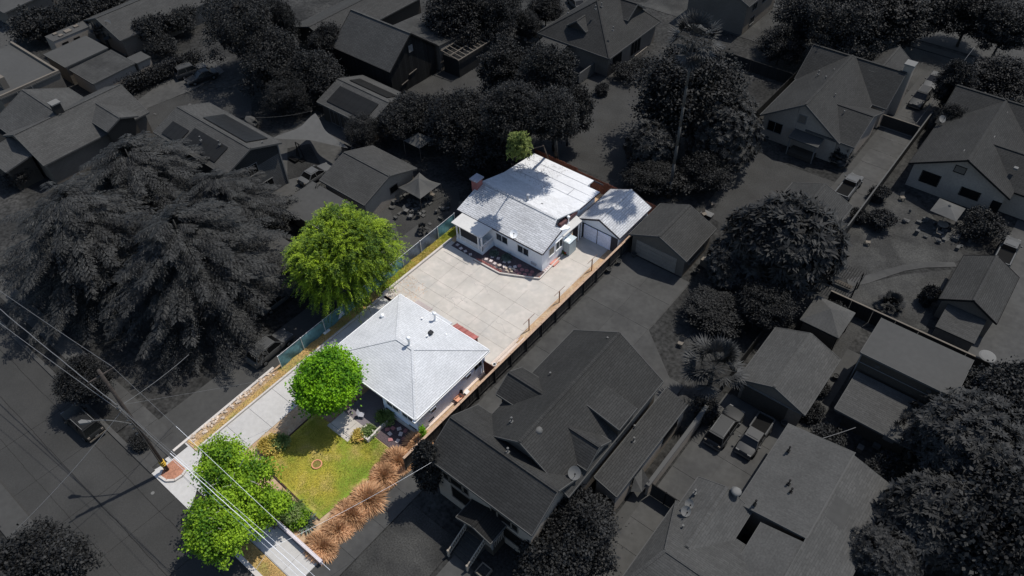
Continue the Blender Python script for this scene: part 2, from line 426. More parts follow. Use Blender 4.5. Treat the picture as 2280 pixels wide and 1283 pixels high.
bed = ground('paver_bed', rect(-34.3, -31.35, 20.3, 22.95), .06, SOILD)
for i, (x, y, k) in enumerate([(-33.6, 21.9, 1), (-33.1, 22.2, 0), (-32.6, 21.9, 0), (-33.4, 21.3, 0), (-32.9, 20.9, 1), (-32.3, 21.2, 0), (-32.0, 21.7, 1), (-33.9, 21.5, 1), (-32.5, 22.4, 1)]):
    o = MB().box(-.2, .2, -.16, .16, 0, .08).build('paver', PAVER if k else PAVE, bed); o.location = (x, y, .05); o.rotation_euler.z = i
# lawn edging
ed = MB()
for a, b in (((-40.4, 12.1), (-40.55, 18.6)), ((-40.3, 12.1), (-32.0, 11.75))): ed.beam((*a, .06), (*b, .06), .09, .16)
tag(ed.build('lawn_edging', mat('dark_edging', (.06, .03, .025))), 'dark low edging strip around two sides of the yellow lawn', 'edging')
rg = thing('tree_ring', 'round brick ring set in the middle of the yellow lawn', 'tree ring', (-36.2, 15.1, .07), world=False)
rb = MB().box(-.08, .08, -.05, .05, 0, .12).mesh('brick', TERR)
for i in range(18):
    a = i * math.pi / 9; link('brick', rb, rg, loc=(.42 * math.cos(a), .42 * math.sin(a), 0)).rotation_euler.z = a + math.pi / 2
MB().cyl((0, 0, 0), (0, 0, .05), .38, n=16).build('soil', mat('ring_weeds', (.16, .13, .03), n2=(9, .4)), rg)
# retaining wall
t = thing('retaining_wall', 'low pinkish white retaining wall between the front garden and the sidewalk', 'wall', (-35, 9.4, 0))
xs_ = np.linspace(-42.2, -28.9, 8)
for i in range(7): MB().box(xs_[i] + .01, xs_[i + 1] - .01, 9.28, 9.5, 0, .62).build('wall_section', mat('pink_white_wall', (.44, .37, .38)), t)
MB().box(-42.2, -28.88, 9.25, 9.53, .622, .69).build('wall_cap', mat('pink_white_cap', (.50, .44, .44)), t)
# pole island
isl = ground('pole_island', [at(*p, .0)[:2] for p in ((357, 1063), (372, 1071), (390, 1070), (412, 1052), (414, 1046), (388, 1024), (367, 1042))], .12, SOILR)
ic = MB(); pts = [at(*p, .0) for p in ((366, 1040), (356, 1062), (371, 1072), (390, 1071), (407, 1060), (416, 1047))]
for a, b in zip(pts, pts[1:]): ic.beam((a[0], a[1], .09), (b[0], b[1], .09), .2, .2)
ic.build('island_kerb', CURB, None, kind='structure')
# rock border
rb_ = ground('rock_border', [(-47.35, 9.6), (-46.7, 9.6), (-47.0, 19.6), (-47.7, 19.6)], .07, SOIL)
rms = [MB().blob((0, 0, 0), .28, .2, .14, i, .3).mesh('stone', ROCK) for i in range(5)]
for i in range(58):
    y = random.uniform(9.8, 19.4)
    o = link('stone', rms[i % 5], rb_, loc=(-47.15 - (y - 9.6) * .035 + random.uniform(-.3, .35), y, .12)); o.rotation_euler.z = random.uniform(0, 6); s = random.uniform(.35, .9); o.scale = (s, s, s)

# rear garden bed in front of the back house
gb = ground('garden_bed', [(-45.8, 43.3), (-38.5, 43.3), (-37.3, 43.9), (-34.95, 45.1), (-34.7, 46.3), (-46, 46.3)], .08, SOILD)
kb = MB()
for a, b in (((-42.3, 43.1), (-38.6, 43.15)), ((-38.6, 43.15), (-37.25, 43.8)), ((-37.25, 43.8), (-35.2, 44.85)), ((-35.2, 44.85), (-34.6, 45.15)), ((-34.6, 45.15), (-34.85, 49.7))): kb.beam((*a, .12), (*b, .12), .14, .24)
kb.build('garden_curb', CURB, None, kind='structure')
ground('porch_step', rect(-45.9, -42.3, 42.1, 43.25), .09, CONC)
ground('wall_strip', [(-35.1, 45.2), (-34.7, 45.2), (-34.85, 49.8), (-35.1, 49.8)], .07, SOILR)
for i, (x, y) in enumerate([(-45.3, 43.8), (-44.6, 43.6), (-43.9, 43.55), (-43.1, 43.5), (-41.2, 44.0), (-40.6, 44.1), (-40.0, 44.05), (-39.4, 44.2), (-38.8, 44.3), (-40.9, 44.7), (-40.2, 44.9), (-39.3, 44.9), (-38.3, 44.6), (-38.9, 45.2), (-37.9, 45.0)]):
    o = MB().box(-.17, .17, -.17, .17, 0, .07).build('paver', PAVE, gb); o.location = (x, y, .06); o.rotation_euler.z = i * 1.3
for i, (x, y) in enumerate([(-37.4, 44.6), (-37.0, 45.1), (-36.5, 45.3), (-36.9, 44.5), (-36.3, 44.7), (-35.8, 45.0), (-37.6, 45.4), (-35.9, 45.5)]):
    o = MB().cyl((0, 0, 0), (0, 0, .07), .24, n=8).build('paver', PAVER, gb); o.location = (x, y, .06)
bm2 = MB().box(-.11, .11, -.06, .06, 0, .09).mesh('brick', BRICK)
for i in range(26): link('brick', bm2, gb, loc=(-42.0 + i * .135 + random.uniform(-.03, .03), 43.35 + (i % 2) * .16, .06)).rotation_euler.z = random.uniform(-.2, .2)
for i in range(12):
    s = random.uniform(.4, .8); o = link('stone', rms[i % 5], gb, loc=(random.uniform(-39.5, -37.5), random.uniform(43.6, 44.8), .12)); o.scale = (s, s, s)

# neighbours' paving and yards
md = ground('neighbour_driveway', [(-29.3, 8), (-27.2, 8), (-27.2, 33), (-21.4, 40), (-15.6, 38.6), (-14.0, 40.0), (-21.5, 46.2), (-21.5, 54.6), (-29.4, 54.6)], .0, D_CONC)
slabs('s', grid([-29.3, -27.2], [8.1, 11.3, 14.6, 17.9, 21.2, 24.5, 27.8, 31.1, 34.4]) + grid([-29.3, -25.5, -21.6], [34.4, 37.6, 42, 46.2, 50.4, 54.5]) + grid([-21.6, -18.4, -15.2], [38.7, 42.3]), .035, D_CONC, md, gap=.022)
ground('neighbour_lawn', rect(-27.1, -21.6, 9.3, 17.6), .03, D_LAWN)
ground('neighbour_lawn', rect(-18.9, -9.8, 9.3, 19.6), .03, D_SOIL)
nw = ground('neighbour_walk', rect(-21.2, -19.1, 7, 16.5), .04, D_CONC)
slabs('s', grid([-21.2, -19.1], [7.1, 9.3, 11.6, 14, 16.4]), .07, D_CONC, nw)
cd = ground('car_court', [(-11.7, 30.8), (-5.2, 30.8), (-5.2, 37.5), (-3.0, 43.8), (-11.2, 44.2), (-11.7, 43)], .0, D_CONC)
slabs('s', grid([-11.7, -8.5, -5.3], [30.9, 34.2, 37.5, 40.8, 44.0]), .035, D_CONC, cd)
ground('side_drive', rect(-13.0, -9.3, 15, 30.6), .02, D_CONC2)
slabs('s', grid([-12.0, -9.4], [15, 17.6, 20.2, 22.8, 25.4, 28, 30.5]), .05, D_CONC, cd)
ground('side_walk', rect(-4.9, -3.6, 44.5, 56), .02, D_CONC2)
ground('side_walk', rect(-6.0, -4.9, 44.5, 60), .01, D_DRY)
ground('side_walk', rect(4.3, 5.6, 42, 58), .01, D_DRY)
gpx('back_yard', [(1205, 330), (1240, 230), (1300, 175), (1430, 150), (1500, 300), (1430, 360), (1350, 400), (1215, 345)], .0, D_DRY)
gpx('back_yard', [(1560, 470), (1600, 420), (1690, 340), (1760, 370), (1900, 420), (1860, 470), (1640, 520)], .0, D_DRY)
gpx('right_lawn', [(1900, 470), (1960, 420), (2040, 440), (2110, 520), (2150, 575), (2120, 586), (2010, 596), (1890, 624), (1840, 610)], .0, D_LAWN)
gpx('right_lawn', [(1890, 640), (2010, 612), (2120, 600), (2090, 660), (2060, 735), (1990, 725), (1880, 665)], .0, D_LAWN)
gpx('garden_path', [(1885, 622), (1925, 614), (1965, 602), (2010, 590), (2060, 583), (2125, 584), (2130, 594), (2060, 596), (2015, 603), (1975, 616), (1935, 630), (1890, 640)], .03, D_CONC)
gpx('umbrella_patio', [(2075, 520), (2105, 495), (2150, 490), (2130, 530), (2090, 545)], .03, D_CONC)
rd = ground('side_driveway', rect(-16.2, -11.7, 70, 112), .034, D_CONC2)
slabs('s', grid([-15.4, -11.9], [70.2, 73.4, 76.6, 79.8, 83, 86.2, 89.4, 92.6, 95.8, 99, 102.2, 105.4, 108.6]), .06, D_CONC, rd)
ground('east_driveway', rect(2.9, 12, 56, 86), .038, D_CONC)
gpx('patio', [(830, 470), (905, 440), (1000, 470), (1010, 480), (905, 575), (860, 560)], .0, D_CONC2)
gpx('patio', [(560, 340), (620, 300), (705, 245), (790, 300), (790, 340), (700, 420), (620, 500), (560, 520)], .0, D_CONC)
gpx('dry_grass', [(300, 235), (400, 215), (560, 195), (560, 260), (430, 280), (330, 310)], .0, D_DRY)
gpx('left_driveway', [(290, 235), (380, 170), (470, 130), (500, 160), (430, 200), (330, 240), (310, 262)], .02, D_CONC)
gpx('neighbour_garden', [(870, 470), (940, 400), (1020, 420), (1030, 470), (900, 560)], -.01, D_DRY)
ground('west_driveway', [(-51.6, 5.5), (-47.6, 5.5), (-48.1, 44), (-51.4, 44)], .01, D_CONC2)
gpx('barn_yard', [(905, 200), (1000, 150), (1090, 130), (1100, 190), (1000, 240)], .0, D_DRY)
gpx('north_yard', [(1690, 30), (1760, 30), (1800, 100), (1700, 130)], .0, D_DRY)
gpx('north_yard', [(1130, 30), (1240, 60), (1200, 160), (1110, 170)], .0, D_CONC2)
gpx('west_yard', [(0, 40), (100, 20), (120, 60), (0, 110)], .0, D_CONC2)

# ------------------------------------------------------------------ buildings
def house(name, label, cat, x0, x1, y0, y1, ze, zr, axis, wm, rm, ov=.4, hip=(0, 0), t=.15, trim=D_FASC, zb=-.05, ridge=True, walls=True, base=None, clip=0):
    r = base or thing(name, label, cat, ((x0 + x1) / 2, (y0 + y1) / 2, 0))
    xm, ym = (x0 + x1) / 2, (y0 + y1) / 2
    B = dict(r=r, x0=x0 + ov, x1=x1 - ov, y0=y0 + ov, y1=y1 - ov, ze=ze, zr=zr, axis=axis)
    faces = []
    if axis == 'y':
        a, b = (xm, y0 + hip[0], zr), (xm, y1 - hip[1], zr)
        faces = [[(x0, y0, ze), a, b, (x0, y1, ze)][::-1], [(x1, y0, ze), (x1, y1, ze), b, a]]
        if hip[0]: faces.append([(x0, y0, ze), (x1, y0, ze), a])
        if hip[1]: faces.append([(x1, y1, ze), (x0, y1, ze), b])
        sl = (zr - ze) / ((x1 - x0) / 2)
    elif axis == 'x':
        a, b = (x0 + hip[0], ym, zr), (x1 - hip[1], ym, zr)
        faces = [[(x0, y0, ze), (x1, y0, ze), b, a], [(x1, y1, ze), (x0, y1, ze), a, b]]
        if hip[0]: faces.append([(x0, y1, ze), (x0, y0, ze), a])
        if hip[1]: faces.append([(x1, y0, ze), (x1, y1, ze), b])
        sl = (zr - ze) / ((y1 - y0) / 2)
    elif axis == 'slope':      # zr = height along the +y side
        faces = [[(x0, y0, ze), (x1, y0, ze), (x1, y1, zr), (x0, y1, zr)]]; sl = 0
    elif axis == 'slopex':     # ze at x0, zr at x1
        faces = [[(x0, y0, ze), (x1, y0, zr), (x1, y1, zr), (x0, y1, ze)]]; sl = 0
    else:
        faces = [[(x0, y0, ze), (x1, y0, ze), (x1, y1, ze), (x0, y1, ze)]]; sl = 0
    for f in faces: MB().slab(f, t).build('roof', rm, r)
    if walls:
        zw = ze + sl * ov - t - .01
        w = MB(); X0, X1, Y0, Y1 = B['x0'], B['x1'], B['y0'], B['y1']
        if axis == 'y' and not (hip[0] and hip[1]):
            g0 = Y0 if not hip[0] else Y0 + hip[0]; g1 = Y1
            zt = zr - t - .02
            w.add([(X0, Y0, zb), (X1, Y0, zb), (X1, Y0, zw), (xm, Y0, zt if not hip[0] else zw), (X0, Y0, zw), (X0, Y1, zb), (X1, Y1, zb), (X1, Y1, zw), (xm, Y1, zt if not hip[1] else zw), (X0, Y1, zw)],
                  [(0, 1, 2, 3, 4), (9, 8, 7, 6, 5), (0, 5, 6, 1), (1, 6, 7, 2), (4, 9, 5, 0)])
        elif axis == 'x' and not (hip[0] and hip[1]):
            zt = zr - t - .02
            w.add([(X0, Y0, zb), (X0, Y1, zb), (X0, Y1, zw), (X0, ym, zt if not hip[0] else zw), (X0, Y0, zw), (X1, Y0, zb), (X1, Y1, zb), (X1, Y1, zw), (X1, ym, zt if not hip[1] else zw), (X1, Y0, zw)],
                  [(4, 3, 2, 1, 0), (5, 6, 7, 8, 9), (0, 5, 9, 4), (2, 7, 6, 1), (0, 1, 6, 5)])
        elif axis == 'slope':
            w.add([(X0, Y0, zb), (X1, Y0, zb), (X1, Y1, zb), (X0, Y1, zb), (X0, Y0, ze - t), (X1, Y0, ze - t), (X1, Y1, zr - t - .02), (X0, Y1, zr - t - .02)], [(0, 1, 5, 4), (1, 2, 6, 5), (2, 3, 7, 6), (3, 0, 4, 7), (4, 5, 6, 7)])
        elif axis == 'slopex':
            w.add([(X0, Y0, zb), (X1, Y0, zb), (X1, Y1, zb), (X0, Y1, zb), (X0, Y0, ze - t - .02), (X1, Y0, zr - t - .02), (X1, Y1, zr - t - .02), (X0, Y1, ze - t - .02)], [(0, 1, 5, 4), (1, 2, 6, 5), (2, 3, 7, 6), (3, 0, 4, 7), (4, 5, 6, 7)])
        else: w.box(X0, X1, Y0, Y1, zb, (zw if axis in ('x', 'y') else ze - t) - .01)
        w.build('wall', wm, r)
    if trim:
        q = MB(); o = .03; h = t + .06
        def e(p, s_): q.beam((p[0], p[1], p[2] - h / 2 + .02), (s_[0], s_[1], s_[2] - h / 2 + .02), .06, h)
        if axis == 'y':
            e((x0 - o, y0, ze), (x0 - o, y1, ze)); e((x1 + o, y0, ze), (x1 + o, y1, ze))
            for yy, k in ((y0 - o, hip[0]), (y1 + o, hip[1])):
                if k: e((x0, yy, ze), (x1, yy, ze))
                else: e((x0, yy, ze), (xm, yy, zr)); e((xm, yy, zr), (x1, yy, ze))
        elif axis == 'x':
            e((x0, y0 - o, ze), (x1, y0 - o, ze)); e((x0, y1 + o, ze), (x1, y1 + o, ze))
            for xx, k in ((x0 - o, hip[0]), (x1 + o, hip[1])):
                if k: e((xx, y0, ze), (xx, y1, ze))
                else: e((xx, y0, ze), (xx, ym, zr)); e((xx, ym, zr), (xx, y1, ze))
        elif axis == 'slope':
            e((x0, y0 - o, ze), (x1, y0 - o, ze)); e((x1 + o, y0, ze), (x1 + o, y1, zr)); e((x0 - o, y0, ze), (x0 - o, y1, zr))
        elif axis == 'slopex':
            e((x0, y0 - o, ze), (x1, y0 - o, zr)); e((x1 + o, y0, zr), (x1 + o, y1, zr)); e((x0 - o, y0, ze), (x0 - o, y1, ze))
        else:
            e((x0, y0 - o, ze), (x1, y0 - o, ze)); e((x1 + o, y0, ze), (x1 + o, y1, ze)); e((x0 - o, y0, ze), (x0 - o, y1, ze))
        q.build('fascia', trim, r)
    if ridge and axis in ('x', 'y'):
        q = MB(); cw, ch = .28, .05
        q.beam((a[0], a[1], zr + .02), (b[0], b[1], zr + .02), cw, ch)
        def hp(p, s_): q.beam((p[0], p[1], p[2] + .02), (s_[0], s_[1], s_[2] + .02), cw * .9, ch)
        if axis == 'y':
            if hip[0]: hp((x0, y0, ze), a); hp((x1, y0, ze), a)
            if hip[1]: hp((x0, y1, ze), b); hp((x1, y1, ze), b)
        else:
            if hip[0]: hp((x0, y0, ze), a); hp((x0, y1, ze), a)
            if hip[1]: hp((x1, y0, ze), b); hp((x1, y1, ze), b)
        q.build('ridge_cap', rm, r)
    return B
def window(B, side, c, z, w=1.4, h=1.0, fm=D_TRIM, gm=GLASSD, mull=1, name='window'):
    r = B['r'] if isinstance(B, dict) else B
    X = {'S': B.get('y0'), 'E': B.get('x1'), 'W': B.get('x0')}[side]
    fr = MB(); e = .07
    def bx(mb, u0, u1, z0, z1, d0, d1):
        if side == 'S': mb.box(u0, u1, X - d1, X - d0, z0, z1)
        elif side == 'E': mb.box(X + d0, X + d1, u0, u1, z0, z1)
        else: mb.box(X - d1, X - d0, u0, u1, z0, z1)
    u0, u1, z0, z1 = c - w / 2, c + w / 2, z, z + h
    bx(fr, u0 - e, u1 + e, z1, z1 + e, -.02, .06); bx(fr, u0 - e, u1 + e, z0 - e, z0, -.02, .09)
    bx(fr, u0 - e, u0, z0, z1, -.02, .055); bx(fr, u1, u1 + e, z0, z1, -.02, .055)
    for k in range(mull):
        uc = u0 + w * (k + 1) / (mull + 1); bx(fr, uc - .03, uc + .03, z0, z1, -.02, .05)
    f = fr.build(name, fm, r)
    n = mull + 1
    for k in range(n):
        g = MB(); bx(g, u0 + w * k / n + .02, u0 + w * (k + 1) / n - .02, z0, z1, -.01, .02)
        g.build('pane', gm, f)
def door(B, side, c, w=.95, h=2.1, m=D_WALLM, z=0, panels=1, name='door'):
    r = B['r']; X = {'S': B['y0'], 'E': B['x1'], 'W': B['x0']}[side]
    d = MB()
    def bx(mb, u0, u1, z0, z1, d0, d1):
        if side == 'S': mb.box(u0, u1, X - d1, X - d0, z0, z1)
        elif side == 'E': mb.box(X + d0, X + d1, u0, u1, z0, z1)
        else: mb.box(X - d1, X - d0, u0, u1, z0, z1)
    for k in range(panels): bx(d, c - w / 2, c + w / 2, z + h * k / panels + .015, z + h * (k + 1) / panels - .015, -.02, .05)
    return d.build(name, m, r)
def vents(r, pts, m=D_METAL, name='roof_vent'):
    for p in pts:
        x, y, z = p[:3]; h = p[3] if len(p) > 3 else .45; q = MB(); q.cyl((x, y, z - .15), (x, y, z + h), .05, n=6); q.cyl((x, y, z + h), (x, y, z + h + .08), .1, n=6); q.box(x - .13, x + .13, y - .15, y + .12, z - .12, z + .02)
        q.build(name, m, r)
def turbine(r, x, y, z, m=D_METAL):
    MB().lathe((x, y, z - .2), [(.3, 0), (.28, .25), (.18, .4), (.18, .5), (.30, .6), (.33, .8), (.26, .98), (.1, 1.04)], 14).build('turbine_vent', m, r, smooth=True)
def boxvent(r, x, y, z, m, s=.22):
    MB().box(x - s, x + s, y - s, y + s, z - .1, z + .12).build('box_vent', m, r)
def dish(label, x, y, z, m, arm, to=(0, 0, 1.0), rad=.42, grp=None):
    t = thing('satellite_dish', label, 'satellite dish', (x, y, z), world=False, group=grp)
    q = MB(); q.beam((0, 0, -.25), (0, 0, .55), .05, .05); q.beam((0, 0, .1), (.25, .2, -.2), .04, .04); q.beam((0, 0, .1), (-.2, .25, -.2), .04, .04); q.build('mast', arm, t)
    d = Vector((.45, -.5, .75)).normalized(); c = Vector((.05, -.05, .7)); q = MB()
    a = d.cross(Vector((0, 0, 1))).normalized(); b = a.cross(d); vs = [c - d * .1]; n = 16
    for k in (1, 2, 3):
        for i in range(n):
            an = 2 * math.pi * i / n; rr = rad * k / 3; vs.append(c + (a * math.cos(an) + b * math.sin(an) * 1.1) * rr + d * (.12 * (k / 3) ** 2 - .1))
    fs = [(0, 1 + i, 1 + (i + 1) % n) for i in range(n)]
    for k in (0, 1):
        for i in range(n): fs.append((1 + k * n + i, 1 + (k + 1) * n + i, 1 + (k + 1) * n + (i + 1) % n, 1 + k * n + (i + 1) % n))
    q.add(vs, fs); q.build('reflector', m, t, smooth=True)
    q = MB(); q.beam(c - d * .08 - b * .3, c + d * .4, .03, .03); q.box(c.x + d.x * .4 - .05, c.x + d.x * .4 + .05, c.y + d.y * .4 - .05, c.y + d.y * .4 + .05, c.z + d.z * .4 - .05, c.z + d.z * .4 + .05); q.build('feed_arm', arm, t)

# --- front house of the lot: grey-white hip roof
B = house('front_house', 'pale blue house with a grey-white hip roof behind the round green tree', 'house', -42.75, -30.95, 22.6, 32.55, 3.02, 4.15, 'x', W_WALL, W_ROOF, ov=.32, hip=(4.75, 5.0), trim=W_WHITE, walls=False)
r = B['r']
MB().prism([(-35.7, 22.95), (-31.25, 22.95), (-31.25, 32.2), (-42.4, 32.2), (-42.4, 25.6), (-35.7, 25.6)], -.05, 2.86).build('wall', W_WALL, r)
MB().box(-42.75, -35.72, 22.98, 23.16, 2.55, 2.86).build('porch_beam', W_WHITE, r)
for x in (-42.4, -39.2): MB().box(x - .08, x + .08, 23.0, 23.16, 0, 2.55).build('porch_post', W_WHITE, r)
MB().box(-35.72, -31.2, 22.72, 22.94, -.05, .34).build('foundation', CURB, r)
MB().box(-31.24, -31.0, 22.7, 32.1, -.05, .16).build('foundation', mat('tan_base', (.62, .50, .42)), r)
window(B, 'S', -34.3, 1.5, 1.5, .9, W_WHITE, GLASS); window(B, 'S', -32.4, 1.5, 1.3, .9, W_WHITE, GLASS)
for c in (-35.0, -32.0):
    MB().box(c - .45, c + .45, 22.9, 22.96, .42, .55).build('crawl_vent', W_DARKTRIM, r)
window(B, 'E', 31.2, 1.4, 1.0, .8, W_WHITE, GLASS)
for p, z in (((1041, 836), 0), ((963, 911), 0)):
    q = onx(*p, -31.0); u = MB().box(-31.3, -30.85, q[1] - .35, q[1] + .35, q[2] - .22, q[2] + .22).build('air_conditioner', mat('ac_grey', (.42, .45, .5)), r)
    MB().box(-30.86, -30.83, q[1] - .28, q[1] + .28, q[2] - .16, q[2] + .16).build('grille', BLK, u)
q = onx(950, 945, -31.2)
MB().box(-31.25, -31.18, 24.2, 24.9, .5, .62).build('crawl_vent', W_DARKTRIM, r)
vents(r, [(-35.2, 31.3, 3.2, .12), (-38.4, 31.3, 3.2, .25), (-36.2, 29.8, 3.55, .3)], W_WHITE)
def stack(r, base, h, m=W_WHITE, rr=.11):
    MB().lathe((base[0], base[1], base[2] - .15), [(.24, 0), (.2, .1), (rr, .2), (rr, h), (rr * 1.7, h + .02), (rr * 1.9, h + .14), (rr * .9, h + .24)], 10).build('vent_stack', m, r, smooth=True)
stack(r, at(969, 712, 3.25), .95); stack(r, at(912, 770, 4.05), 1.15)
boxvent(r, *at(959, 741, 3.75)[:2], 3.78, BLK, .2); MB().lathe(at(851, 703, 3.4), [(.22, -.1), (.22, .1), (.1, .2)], 10).build('roof_cap', W_WHITE, r)
MB().slab([(-41.2, 32.4, 2.6), (-39.2, 32.4, 2.6), (-39.2, 33.5, 2.4), (-41.2, 33.5, 2.4)], .08).build('door_canopy', mat('canopy_brown', (.34, .29, .27)), r)
MB().slab([(-38.6, 32.5, 3.0), (-36.0, 32.5, 3.0), (-36.0, 33.0, 2.95), (-38.6, 33.0, 2.95)], .1).build('eave_extension', W_ROOF, r)
MB().box(-31.15, -31.1, 31.6, 31.7, .1, 2.7).build('downspout', W_WHITE, r)
MB().box(-31.2, -30.85, 22.4, 32.6, 2.72, 2.82).build('gutter', W_WHITE, r)
# red side gate panel behind the front house
t = thing('side_gate', 'red-brown board gate between the front house and the wood fence', 'gate', (-30.4, 32.0, 0))
for i in range(7): MB().box(-31.15 + i * .2, -30.97 + i * .2, 31.85, 31.9, .02, 1.95 + .02 * (i % 2)).build('board', FENR, t)
MB().box(-31.15, -29.75, 31.9, 31.97, 1.5, 1.6).build('rail', FENR, t)
# red metal shed
t = thing('garden_shed', 'rust-red metal shed standing on the concrete behind the front house', 'shed', (-34.9, 33.7, 0))
for f in ([(-36.3, 33.95, 1.75), (-36.3, 33.1, 2.0), (-33.5, 33.1, 2.0), (-33.5, 33.95, 1.75)], [(-36.3, 33.1, 2.0), (-36.3, 32.7, 1.95), (-33.5, 32.7, 1.95), (-33.5, 33.1, 2.0)]): MB().slab(f[::-1], .06).build('roof', SHEDM, t)
MB().box(-36.2, -33.6, 32.75, 33.85, .03, 1.72).build('wall', mat('shed_brown', (.16, .07, .05)), t)
q = MB()
for x in (-36.32, -35.6, -34.9, -34.2, -33.48): q.beam((x, 33.1, 2.03), (x, 33.97, 1.78), .04, .05)
q.build('roof_rib', SHEDM, t)

# --- rear house
r = thing('rear_house', 'white stucco house at the back of the lot with a chimney and flat rear roof', 'house', (-41, 52, 0))
B = dict(r=r, x0=-46.6, x1=-35.1, y0=46.25, y1=59.0)
YR, ZR = 50.2, 4.35
MB().slab([(-46.95, 45.9, 3.1), (-34.8, 45.9, 3.1), (-34.8, 49.3, 4.12), (-35.75, 49.3, 4.12), (-36.1, YR, ZR), (-46.95, YR, ZR)], .14).build('roof', W_ROOF2, r)
MB().slab([(-46.95, YR, ZR), (-36.1, YR, ZR), (-35.75, 53.9, 3.45), (-46.6, 53.9, 3.6)], .14).build('roof', W_ROOF3, r)
fl = MB().slab([(-46.6, 53.9, 3.6), (-35.75, 53.9, 3.45), (-35.7, 57.9, 3.35), (-37.5, 57.9, 3.35), (-37.5, 59.3, 3.3), (-46.3, 59.3, 3.3)], .16).build('roof', W_FLAT, r)
q = MB()
for y in (55.2, 56.6, 58.0):
    z = 3.6 - (y - 53.9) * .055; q.beam((-46.3, y, z + .004), (-35.9 if y < 57.9 else -37.6, y, z - .07 + .004 if y < 57.9 else z + .002), .03, .02)
for x, a, b in ((-41.2, 53.95, 55.2), (-38.3, 55.2, 56.6), (-43.4, 56.6, 58)): q.beam((x, a, 3.6 - (a - 53.9) * .055 - .04), (x, b, 3.6 - (b - 53.9) * .055 - .04), .04, .05)
q.build('roofing_seam', mat('seam_grey', (.40, .40, .42)), fl)
MB().beam((-46.9, YR, ZR + .03), (-36.2, YR, ZR + .03), .3, .05).build('ridge_cap', W_ROOF2, r)
MB().prism([(-46.6, 46.25), (-35.1, 46.25), (-35.1, 51.3), (-36.1, 51.3), (-36.1, 57.6), (-37.8, 57.6), (-37.8, 59.0), (-46.3, 59.0)], -.05, 2.98).build('wall', W_WALL2, r)
MB().add([(-35.12, 46.25, 2.95), (-35.12, 51.0, 2.95), (-35.12, 49.2, 3.95), (-35.4, 46.25, 2.95), (-35.4, 51.0, 2.95), (-35.4, 49.2, 3.95)], [(0, 1, 2), (5, 4, 3), (0, 2, 5, 3), (1, 4, 5, 2)]).build('gable_wall', W_WALL2, r)
MB().box(-36.3, -35.8, 50.6, 53.7, 2.9, 3.4).build('wall_band', mat('maroon_band', (.10, .05, .05)), r)
q = MB(); q.beam((-46.95, 45.87, 3.02), (-34.8, 45.87, 3.02), .06, .16); q.beam((-34.77, 45.9, 3.02), (-34.77, 49.3, 4.04), .06, .16); q.beam((-36.2, 59.33, 3.2), (-46.3, 59.33, 3.2), .06, .18); q.beam((-35.68, 54, 3.36), (-35.68, 57.9, 3.26), .06, .16)
q.build('fascia', W_DARKTRIM, r)
sd = MB().slab([(-36.9, 50.5, 2.75), (-34.9, 49.9, 2.7), (-34.8, 53.3, 2.7), (-36.2, 53.6, 2.75)], .12).build('side_roof', W_PORCH, r)
stack(r, at(1265, 496, 2.75), .9)
stack(r, at(1175, 448, 4.1), .9, mat('stack_grey', (.32, .33, .35)), .13)
boxvent(r, *at(1206, 456, 3.9), BLK, .13)
ch = MB().box(-47.35, -46.55, 49.0, 50.0, 0, 5.2).build('chimney', BRICK, r)
MB().box(-47.5, -46.4, 48.85, 50.15, 5.2, 5.35).build('chimney_cap', mat('cap_grey', (.25, .25, .28)), ch)
window(B, 'S', -40.7, 1.35, 1.6, .95, W_WHITE, GLASS); window(B, 'S', -37.7, 1.25, 1.5, 1.0, W_WHITE, GLASS)
window(B, 'E', 47.9, 1.35, .9, 1.1, W_WHITE, GLASS, 0); window(B, 'E', 49.3, 1.35, 1.2, 1.1, W_WHITE, GLASS, 1)
MB().box(-36.6, -35.9, 46.17, 46.27, .45, .8).build('crawl_vent', mat('vent_grey', (.45, .46, .48)), r)
MB().box(-35.12, -35.04, 50.7, 50.78, .1, 2.6).build('downspout', W_WHITE, r)
MB().box(-35.8, -35.0, 52.9, 53.2, 0, 2.6).build('entry_wall', W_DARKTRIM, r)
for p in ((-35.0, 53.3), (-34.95, 52.8)): MB().cyl((*p, 0), (*p, 2.6), .09, n=8).build('carport_post', W_WHITE, r)
# porch
p = MB().slab([(-46.1, 43.95, 2.95), (-41.75, 43.95, 2.95), (-41.75, 45.95, 3.06), (-46.1, 45.95, 3.06)], .1).build('porch_roof', W_PORCH, r)
MB().box(-45.85, -41.95, 44.25, 46.2, 0, .55).build('porch_deck', W_WALL2, r)
pp = MB().box(-45.75, -41.98, 44.3, 44.42, .55, 1.2).build('porch_parapet', mat('white_siding', (.72, .72, .72), pat='b', row=.12, wid=40, mort=.7, var=.02), r)
for x, y in ((-45.72, 44.35), (-45.2, 44.35), (-42.55, 44.35), (-42.05, 44.35)): MB().box(x - .07, x + .07, y - .07, y + .07, .55, 2.85).build('porch_post', W_WHITE, r)
MB().box(-45.15, -42.62, 44.33, 44.36, 1.22, 2.7).build('porch_infill', mat('porch_infill_dark', (.035, .035, .04)), r)  # near-black panel filling the porch opening
q = MB(); q.box(-42.05, -41.97, 44.4, 46.2, 1.3, 1.38); q.box(-42.04, -41.98, 44.4, 46.2, .62, .68)
for i in range(9): q.box(-42.04, -41.98, 44.55 + i * .18, 44.62 + i * .18, .68, 1.3)
q.build('railing', W_WHITE, r)
MB().box(-42.6, -42.4, 45.2, 45.6, .55, 1.1).build('porch_chair', W_WHITE, r)
dish('white satellite dish on the front eave of the back house', *at(1144, 531, 3.3), W_WHITE, BLK)
